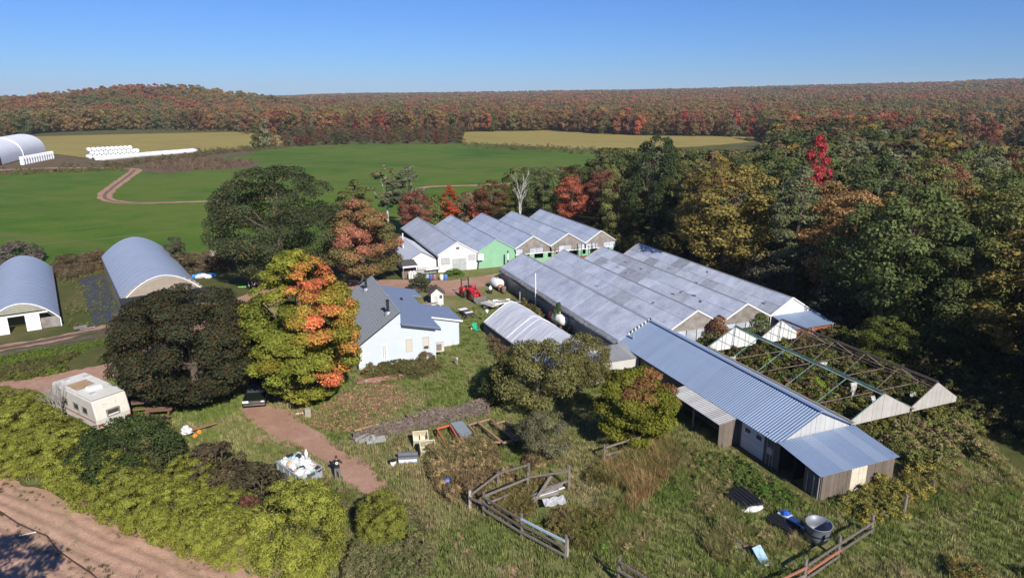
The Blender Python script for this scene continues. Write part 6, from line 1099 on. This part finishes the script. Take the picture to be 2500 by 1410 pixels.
def boardpile(label, a, c, n, mats, wd=.14, spread=.5):
    p, q = G(*a), G(*c); o = thing('board_pile', label, 'boards', p, math.atan2((q-p).y, (q-p).x)); L_ = (q-p).length
    for k in range(n): x = RG.uniform(0, L_*.3); MB().bar((x, -spread/2+spread*k/max(1, n-1), .06+.05*(k % 3)), (x+L_*RG.uniform(.55, .7), -spread/2+spread*k/max(1, n-1)+RG.uniform(-.1, .1), .07+.05*(k % 3)), wd, .05).build('board', mats[k % len(mats)], o)
M_RB = M('red_flaking_board', (.3, .09, .07), .85, 0, .3, 2, .2, None, .2, ((.55, .5, .46), 1.5, .58))
boardpile('long pile of red flaking boards on the lawn before the house', (862, 938), (1040, 912), 9, [M_RB, M_RB, M_WEATH, M_WHITE], .16, .75); boardpile('scattered white boards in the dry grass by the broken gate', (1503, 1140), (1562, 1120), 5, [M_WHITE, M_WEATH], .14, .4); boardpile('pale and rusty boards in the weeds near the wood edge', (2275, 1130), (2335, 1143), 4, [M_WHITE, M_RUSTP], .14, .4)
boardpile('grey trash boards and black film before the open tunnel', (178, 806), (232, 795), 6, [M_GREYW, M_BLACKP, M_WEATH], .3, .8)
solid('stump', 'short pale stump post at the foot of the yellow-orange maple', 'stump', MB().hexa([(-.22, -.2, 0), (.22, -.2, 0), (.22, .2, 0), (-.22, .2, 0)], [(-.2, -.17, .75), (.22, -.17, .72), (.22, .2, .72), (-.2, .2, .75)]), M('stump_grey', (.3, .28, .22), .9, 0, .2, 3), G(753, 1018), .2)
solid('pipe_piece', 'white pipe piece lying beside the pale stump', 'pipe', MB().tube((0, 0, .06), (.7, .1, .06), .05), M_WHITE, G(722, 1012), .3)
solid('lane_rail', 'thin rusty rail edging the dirt lane', 'rail', MB().bar((0, 0, .06), (G(856, 1110)-G(808, 1075)), .07, .1), M_RUSTP, G(808, 1075))
b = MB(); hq = [(-30, 1232), (0, 1252), (45, 1282), (85, 1300), (115, 1312), (140, 1345), (180, 1375), (225, 1405), (260, 1435)]; b.path([G(x, y)+Vector((0, 0, .13)) for x, y in hq], .035, 6); tag(b.build('irrigation_hose', M('hose_brown', (.08, .045, .035), .6), None, True), 'dark irrigation hose snaking over the ploughed field', 'hose')
solid('marker_stick', 'white marker stick lying on the ploughed soil', 'stick', MB().bar((0, 0, .14), (.7, .35, .14), .06, .04), M_WHITE, G(48, 1312))
solid('blue_drum', 'bright blue plastic drum in the scrub beside the greenhouses', 'drum', MB().lathe([(0, 0), (.3, 0), (.33, .4), (.3, .85), (0, .88)], n=12, cap=False), M('drum_blue', (.03, .25, .6), .4), G(1801, 645), 0, None, True)
for i, (x, y, l) in enumerate([(530, 636, 'bleached dead branch standing at the hay field edge'), (1208, 650, 'wooden cart box on the grass before the green gable')]):
    if i == 0: bare('dead_branch', l, G(x, y), 2.2, 12, M_BIRCH, .06, 3, .3, 'branch')
    else: solid('cart_box', l, 'box', MB().box(-.8, .8, -.4, .4, .3, .6).box(-.7, -.6, -.4, .4, 0, .3).box(.6, .7, -.4, .4, 0, .3), M_GREYW, G(x, y), A1)
solid('white_basin', 'white plastic basin on the grass by the green gable', 'basin', MB().lathe([(0, 0), (.5, 0), (.7, .3), (.62, .3), (.45, .06), (0, .06)], n=14, cap=False), M_WHITE, G(1228, 640), 0, None, True)
# ================================================================== grasses, weeds, leaf litter
def blades(name, seed, n, h, r, wd, bend=.35, mat=None):
    rg_ = np.random.RandomState(seed); v = []; f = []
    for i in range(n):
        a = rg_.rand()*6.283; d = r*rg_.rand()**.5; x, y = d*math.cos(a), d*math.sin(a); l = h*rg_.uniform(.55, 1.1); b_ = rg_.uniform(.2, 1)*bend*l; da = a+rg_.uniform(-.8, .8); w2 = wd*rg_.uniform(.6, 1.2)/2; px_, py_ = -math.sin(da)*w2, math.cos(da)*w2
        k = len(v); v += [(x-px_, y-py_, 0), (x+px_, y+py_, 0), (x+math.cos(da)*b_*.35+px_*.7, y+math.sin(da)*b_*.35+py_*.7, l*.6), (x+math.cos(da)*b_*.35-px_*.7, y+math.sin(da)*b_*.35-py_*.7, l*.6), (x+math.cos(da)*b_, y+math.sin(da)*b_, l), (x+math.cos(da)*b_+px_*.1, y+math.sin(da)*b_+py_*.1, l*.99)]
        f += [(k, k+1, k+2, k+3), (k+3, k+2, k+5, k+4)]
    me = npmesh(name, v, f, mat or LEAFI); at = me.attributes.new('lc', 'FLOAT_COLOR', 'FACE'); at.data.foreach_set('color', np.ones(len(f)*4, np.float32)); return me
GR = [blades('grass_tuft_a', 1, 22, .2, .26, .035), blades('grass_tuft_b', 2, 26, .3, .24, .035), blades('dry_tuft_a', 3, 34, .8, .28, .03, .5), blades('dry_tuft_b', 4, 34, 1.0, .3, .03, .6)]
WD = [crown('weed_a', 301, .5, 0, .7, 260, .1, lobes=8, shape='dome', lr=.45, mat=LEAFI, up=.6)[0], crown('weed_b', 302, .45, 0, 1.0, 280, .09, lobes=10, shape='oval', lr=.4, mat=LEAFI, up=.6)[0], crown('weed_c', 303, .6, 0, .5, 300, .1, lobes=9, shape='dome', lr=.4, mat=LEAFI, aspect=.4, up=.7)[0]]
rg = np.random.RandomState(9)
LAWNP = [(p.x, p.y) for p in lawn]
DIRTS = [[(p.x, p.y) for p in GP(L_)] for L_ in ([(592, 1000), (605, 980), (690, 1000), (760, 1050), (850, 1112), (940, 1185), (900, 1205), (850, 1180), (740, 1095), (665, 1065), (615, 1030)],)]
def inring(x, y, P, w_):                      # near a polyline
    m = np.zeros(len(x), bool)
    for a, c in zip(P[:-1], P[1:]):
        dx, dy = c.x-a.x, c.y-a.y; t = np.clip(((x-a.x)*dx+(y-a.y)*dy)/(dx*dx+dy*dy), 0, 1); m |= np.hypot(x-a.x-t*dx, y-a.y-t*dy) < w_
    return m
DRV = GP([(-160, 985), (0, 962), (150, 930), (270, 905), (400, 860), (560, 770), (640, 728), (760, 700), (900, 695), (1045, 697), (1130, 690), (1228, 672)])
def uvbox(x, y, u0, u1, v0, v1, a=A1):
    u, v = x*math.cos(a)+y*math.sin(a), -x*math.sin(a)+y*math.cos(a); return (u > u0) & (u < u1) & (v > v0) & (v < v1)
def blocked(x, y):
    m = uvbox(x, y, 30.2, 54, 50, 80)|uvbox(x, y, 20, 53, 88.5, 112)|uvbox(x, y, 30.5, 36.8, 30, 50)|uvbox(x, y, 30.5, 36.6, 26.6, 30)|uvbox(x, y, 8.2, 15.5, 56.9, 71)|uvbox(x, y, 15, 18.7, 60, 65)|uvbox(x, y, 22.7, 29.2, 48, 63)|uvbox(x, y, 26, 30.6, 46.8, 49.3)|uvbox(x, y, -7.3, -.6, 83.5, 111, A2)|uvbox(x, y, 5.2, 13.9, 81.9, 111, A2)
    m |= inring(x, y, DRV, 2.1)|(np.hypot(x-G(1354, 1240).x, y-G(1354, 1240).y) < 1.0)|(np.hypot(x-G(1992, 1318).x, y-G(1992, 1318).y) < 1.0)|(np.hypot(x-G(1812, 1222).x, y-G(1812, 1222).y) < 1.1)
    for d in DIRTS: m |= inpoly(x, y, d)
    s = (x-pa.x)*pn.x+(y-pa.y)*pn.y; t_ = (x-pa.x)*pd.x+(y-pa.y)*pd.y; m |= (s > .1) & (s < 26) & (t_ > -14) & (t_ < 46)
    return m
def pts(poly, n):
    P = np.array([(p[0], p[1]) for p in poly]); lo, hi = P.min(0), P.max(0); x = rg.uniform(lo[0], hi[0], n); y = rg.uniform(lo[1], hi[1], n); k = inpoly(x, y, poly) & ~blocked(x, y); return x[k], y[k]
def tuftcol(x, y, k=1.0):
    a = fbm(x*.22+5, y*.22+2, 4); b_ = fbm(x*1.1, y*1.1+9, 2); q = np.clip((a*.7+b_*.3-.44)*4, 0, 1)[:, None]; q = np.clip(q+np.clip((46-y)/40, 0, .3)[:, None]*(fbm(x*.5, y*.5)[:, None]), 0, 1); c = np.array([.2, .25, .066])*(1-q)+np.array([.38, .315, .17])*q
    return c*(.75+.5*rg.rand(len(x)))[:, None]*k
# short grass
x, y = pts(LAWNP, 95000); keep = (y < 75) & (rg.rand(len(x)) < np.clip(1.25-y/75, .2, 1)); x, y = x[keep], y[keep]
scatter('grass', 'uneven short grass of the yard', 'grass', np.stack([x, y, np.full(len(x), .01)], 1), rg.uniform(.6, 1.3, len(x)), rg.rand(len(x))*6.28, tuftcol(x, y, 1.0), rg.randint(0, 2, len(x)), GR[:2])
# weeds and dry grass by zone: photo polygon, count, colours, kinds, scale
ZN = [([(1480, 1140), (1620, 1100), (1700, 1080), (1820, 1110), (1980, 1240), (2060, 1230), (2180, 1160), (2330, 1050), (2430, 1110), (2500, 1200), (2420, 1300), (2200, 1260), (2130, 1330), (1900, 1420), (1500, 1420), (1420, 1300)], 3000, [(.1, .15, .035), (.12, .165, .04), (.17, .175, .06), (.22, .18, .09), (.13, .15, .045)], 'g', (.3, .7)),
      ([(1700, 1110), (1800, 1130), (1900, 1180), (1960, 1230), (1920, 1250), (1800, 1200), (1690, 1140)], 300, [(.075, .12, .026), (.1, .13, .035)], 'w', (.35, .75)),
      ([(2050, 1235), (2170, 1180), (2260, 1130), (2300, 1180), (2200, 1260), (2080, 1280)], 400, [(.14, .14, .04), (.2, .17, .045), (.12, .12, .045)], 'w', (.5, 1.1)),
      ([(2150, 1090), (2230, 1020), (2330, 1000), (2430, 1090), (2400, 1150), (2280, 1160)], 700, [(.16, .15, .05), (.13, .14, .045), (.2, .16, .085)], 'w', (.6, 1.3)),
      ([(1470, 1150), (1560, 1110), (1640, 1080), (1660, 1130), (1600, 1200), (1540, 1250), (1490, 1210)], 620, [(.26, .165, .08), (.3, .2, .1), (.15, .15, .05), (.24, .16, .08)], 'd', (.6, 1.15)),
      ([(1050, 1110), (1180, 1090), (1280, 1110), (1360, 1120), (1270, 1160), (1180, 1190), (1160, 1240), (1090, 1220), (1040, 1150)], 1300, [(.22, .16, .085), (.15, .11, .065), (.26, .19, .1), (.13, .12, .05)], 'dw', (.6, 1.15)),
      ([(1190, 1240), (1300, 1180), (1400, 1190), (1430, 1230), (1390, 1310), (1330, 1300), (1280, 1290)], 550, [(.15, .11, .06), (.13, .11, .04), (.2, .15, .08)], 'dw', (.5, 1.0)),
      ([(860, 1350), (950, 1270), (1000, 1260), (1050, 1330), (1040, 1420), (840, 1430)], 700, [(.1, .11, .045), (.13, .12, .06), (.08, .1, .03)], 'w', (.6, 1.1)),
      ([(1380, 1210), (1480, 1140), (1500, 1250), (1440, 1350), (1400, 1330)], 350, [(.15, .12, .05), (.1, .11, .03)], 'dw', (.5, 1.0)),
      ([(1560, 1350), (1700, 1290), (1800, 1300), (1720, 1420), (1560, 1420)], 420, [(.24, .18, .1), (.16, .16, .06)], 'g', (.4, .7)),
      ([(2330, 1330), (2500, 1300), (2560, 1420), (2330, 1420)], 500, [(.14, .13, .05), (.19, .14, .05), (.11, .12, .04)], 'dw', (.5, 1.0)),
      ([(0, 900), (270, 850), (280, 885), (150, 915), (0, 935)], 420, [(.08, .1, .024), (.1, .09, .04), (.12, .15, .03)], 'w', (.35, .75)),
      ([(-40, 875), (270, 830), (275, 850), (0, 905)], 500, [(.12, .16, .028), (.1, .14, .03)], 'w', (.25, .45)),
      ([(150, 670), (245, 655), (300, 790), (170, 800)], 170, [(.11, .13, .035), (.15, .13, .06)], 'w', (.3, .6)),
      ([(120, 660), (250, 620), (250, 660), (150, 690)], 300, [(.13, .085, .05), (.12, .1, .06)], 'dw', (.9, 1.4)), ([(410, 640), (560, 615), (560, 660), (480, 665)], 300, [(.2, .14, .09), (.13, .1, .055)], 'dw', (.8, 1.3)),
      ([(1195, 800), (1240, 830), (1330, 890), (1230, 910), (1195, 850)], 260, [(.11, .1, .04), (.14, .1, .06)], 'w', (.4, .8)),
      ([(1240, 720), (1300, 740), (1470, 845), (1440, 840), (1290, 760)], 420, [(.17, .1, .05), (.11, .1, .04), (.15, .12, .06)], 'w', (.5, 1.1)),
      ([(880, 900), (1060, 885), (1080, 905), (900, 925)], 260, [(.09, .09, .035), (.12, .1, .045)], 'w', (.5, .9)),
      ([(340, 408), (400, 396), (560, 389), (635, 398), (560, 412), (430, 420)], 500, [(.17, .12, .08), (.13, .09, .06)], 'dw', (1.0, 1.8)), ([(120, 408), (300, 402), (480, 378), (600, 368), (480, 384), (300, 410)], 420, [(.12, .09, .05), (.1, .09, .04)], 'w', (1.2, 2.2)),
      ([(1560, 640), (1640, 610), (1840, 690), (2030, 770), (2040, 790), (1900, 730), (1700, 650)], 900, [(.1, .09, .035), (.13, .1, .05), (.08, .085, .03)], 'w', (1.2, 2.4)),
      ([(620, 1180), (700, 1150), (860, 1210), (1000, 1240), (860, 1280), (640, 1240)], 200, [(.08, .1, .03), (.13, .11, .055)], 'w', (.4, .7))]
ZN += [([(480, 370), (700, 354), (700, 362), (480, 382)], 260, [(.14, .11, .06), (.1, .1, .04)], 'w', (1.0, 2.0)), ([(1130, 350), (1430, 364), (1545, 370), (1545, 380), (1400, 376), (1130, 358)], 380, [(.15, .12, .06), (.11, .11, .045)], 'w', (1.0, 2.2)), ([(0, 420), (300, 409), (320, 416), (0, 430)], 220, [(.15, .12, .06), (.1, .11, .04)], 'w', (.8, 1.6)), ([(330, 314), (560, 316), (690, 328), (690, 334), (560, 324), (330, 320)], 260, [(.12, .1, .05)], 'w', (1.5, 3))]
XW = [[], [], [], [], []]
for poly, n, cols, kinds, (s0, s1) in ZN:
    P = GP(poly); x, y = pts(P, int(n*3.5)); k_ = fbm(x*.33+3, y*.33+8, 3) > (.2 if kinds == 'w' and n < 350 else .33 if kinds == 'd' else .44); x, y = x[k_], y[k_]; x, y = x[:n], y[:n]; cl = fbm(x*.5+1, y*.5+7, 3); c = np.array(cols)[np.clip((cl+rg.uniform(-.2, .2, len(x)))*len(cols), 0, len(cols)-1).astype(int)]*(1.15+.8*rg.rand(len(x)))[:, None]
    idx = np.where(rg.rand(len(x)) < (.65 if kinds == 'dw' else .85 if kinds == 'g' else 1.0 if kinds == 'd' else .12), 3+rg.randint(0, 2, len(x)), rg.randint(0, 3, len(x)))
    for L_, q in zip(XW, (x, y, rg.uniform(s0, s1, len(x))*(.7+.6*cl), c, idx)): L_.append(q)
# scrub floor inside the ruined greenhouse and along the wood edge
u, v = rg.uniform(37.2, 47, 900), rg.uniform(31.5, 49.5, 900); x, y = u*math.cos(A1)-v*math.sin(A1), u*math.sin(A1)+v*math.cos(A1)
for L_, q in zip(XW, (x, y, rg.uniform(.9, 2.4, 900), np.array([(.11, .13, .04), (.15, .12, .055), (.15, .16, .045)])[rg.randint(0, 3, 900)]*(.7+.6*rg.rand(900))[:, None], rg.randint(0, 3, 900))): L_.append(q)
u, v = rg.uniform(48.5, 66, 2600), rg.uniform(12, 112, 2600); k = ~((u < 54.2) & (v > 48)); u, v = u[k], v[k]; x, y = u*math.cos(A1)-v*math.sin(A1), u*math.sin(A1)+v*math.cos(A1)
for L_, q in zip(XW, (x, y, rg.uniform(1.0, 2.4, len(x)), np.array([(.1, .12, .035), (.13, .115, .05), (.15, .14, .055)])[rg.randint(0, 3, len(x))]*(.7+.6*rg.rand(len(x)))[:, None], rg.randint(0, 3, len(x)))): L_.append(q)
x, y, s_, c, idx = [np.concatenate(q) for q in XW]
scatter('weeds', 'rank weeds, goldenrod and dry grass around the buildings', 'weeds', np.stack([x, y, np.zeros(len(x))], 1), s_, rg.rand(len(x))*6.28, c, idx, WD+GR[2:])
# thin weeds in the ploughed rows
S_ = rg.uniform(-12, 44, 5200); T3 = rg.uniform(.5, 22, 5200); k = (fbm(S_*.08, T3*1.1+4, 3) > .56); S_, T3 = S_[k], T3[k]; x = pa.x+pd.x*S_+pn.x*T3; y = pa.y+pd.y*S_+pn.y*T3
scatter('seedlings', 'sparse green seedlings in the ploughed rows', 'weeds', np.stack([x, y, np.full(len(x), .06)], 1), rg.uniform(.3, .7, len(x)), rg.rand(len(x))*6.28, np.tile([.12, .115, .045], (len(x), 1))*(.7+.6*rg.rand(len(x)))[:, None], rg.randint(0, 2, len(x)), GR[:2])
# fallen leaves under the maple
LP = GP([(770, 1000), (880, 940), (960, 935), (1000, 960), (960, 1010), (900, 1040), (830, 1060), (760, 1040), (700, 1000)]); n = 17000; P = np.array([(p.x, p.y) for p in LP]); lo, hi = P.min(0)-1, P.max(0)+1
x = rg.uniform(lo[0], hi[0], n*2); y = rg.uniform(lo[1], hi[1], n*2); d = inpoly(x, y, [tuple(p) for p in P]); jit = fbm(x*.8, y*.8, 3) > .42; k = d & (jit | (rg.rand(len(x)) < .4)); x, y = x[k], y[k]
C = np.stack([x, y, rg.uniform(.03, .12, len(x))], 1); N = rdir(rg, len(x))*.6+np.array([0, 0, 1]); N /= np.linalg.norm(N, axis=1)[:, None]
vv, ff = leafquads(C, N, rg, .13, .8); me = npmesh('fallen_leaves', vv, ff, LEAF); col = np.ones((len(x), 4), np.float32); col[:, :3] = np.array([(.42, .26, .17), (.36, .21, .13), (.48, .31, .2)])[rg.randint(0, 3, len(x))]
at = me.attributes.new('lc', 'FLOAT_COLOR', 'FACE'); at.data.foreach_set('color', col.ravel()); o = bpy.data.objects.new('fallen_leaves', me); link(o); o.color = (1, 1, 1, 1); tag(o, 'tan fallen leaves spread on the lawn under the yellow-orange maple', 'leaves', None, 'stuff')
# trees standing just outside the picture whose shade reaches into it
tree('maple1', (-20.5, 17.0), 11, 3.6, (.05, .06, .03), 'maple_tree', 'maple just beyond the ploughed field corner, its shade on the soil')
for i, (u, v) in enumerate([(52, 12), (54, 18), (51, 5), (57, 10), (55, 26), (40, 4), (33, -2), (46, 0)]):
    p = UV(u, v); tree('maple%d' % (i % 4), p, 12.5 if u > 48 else 9, 4.2, GREEN if i % 2 else OLIVE, 'maple_tree', 'green maple at the near end of the wood beside the ruined greenhouse', 'tree', 'trees at the near end of the wood')
# ================================================================== air
hz_, ht_, ho_ = newmat('haze_air'); pv = nd(ht_, 'ShaderNodeVolumePrincipled'); setin(pv, Density=.00011, Color=(.78, .86, 1.0, 1), Anisotropy=0.0); ht_.links.new(pv.outputs[0], ho_.inputs['Volume'])
tag(MB().box(-6500, 6500, -6500, 6500, -1.5, 130).build('haze', hz_), 'thin pale autumn haze over the land', 'haze', None, 'stuff')
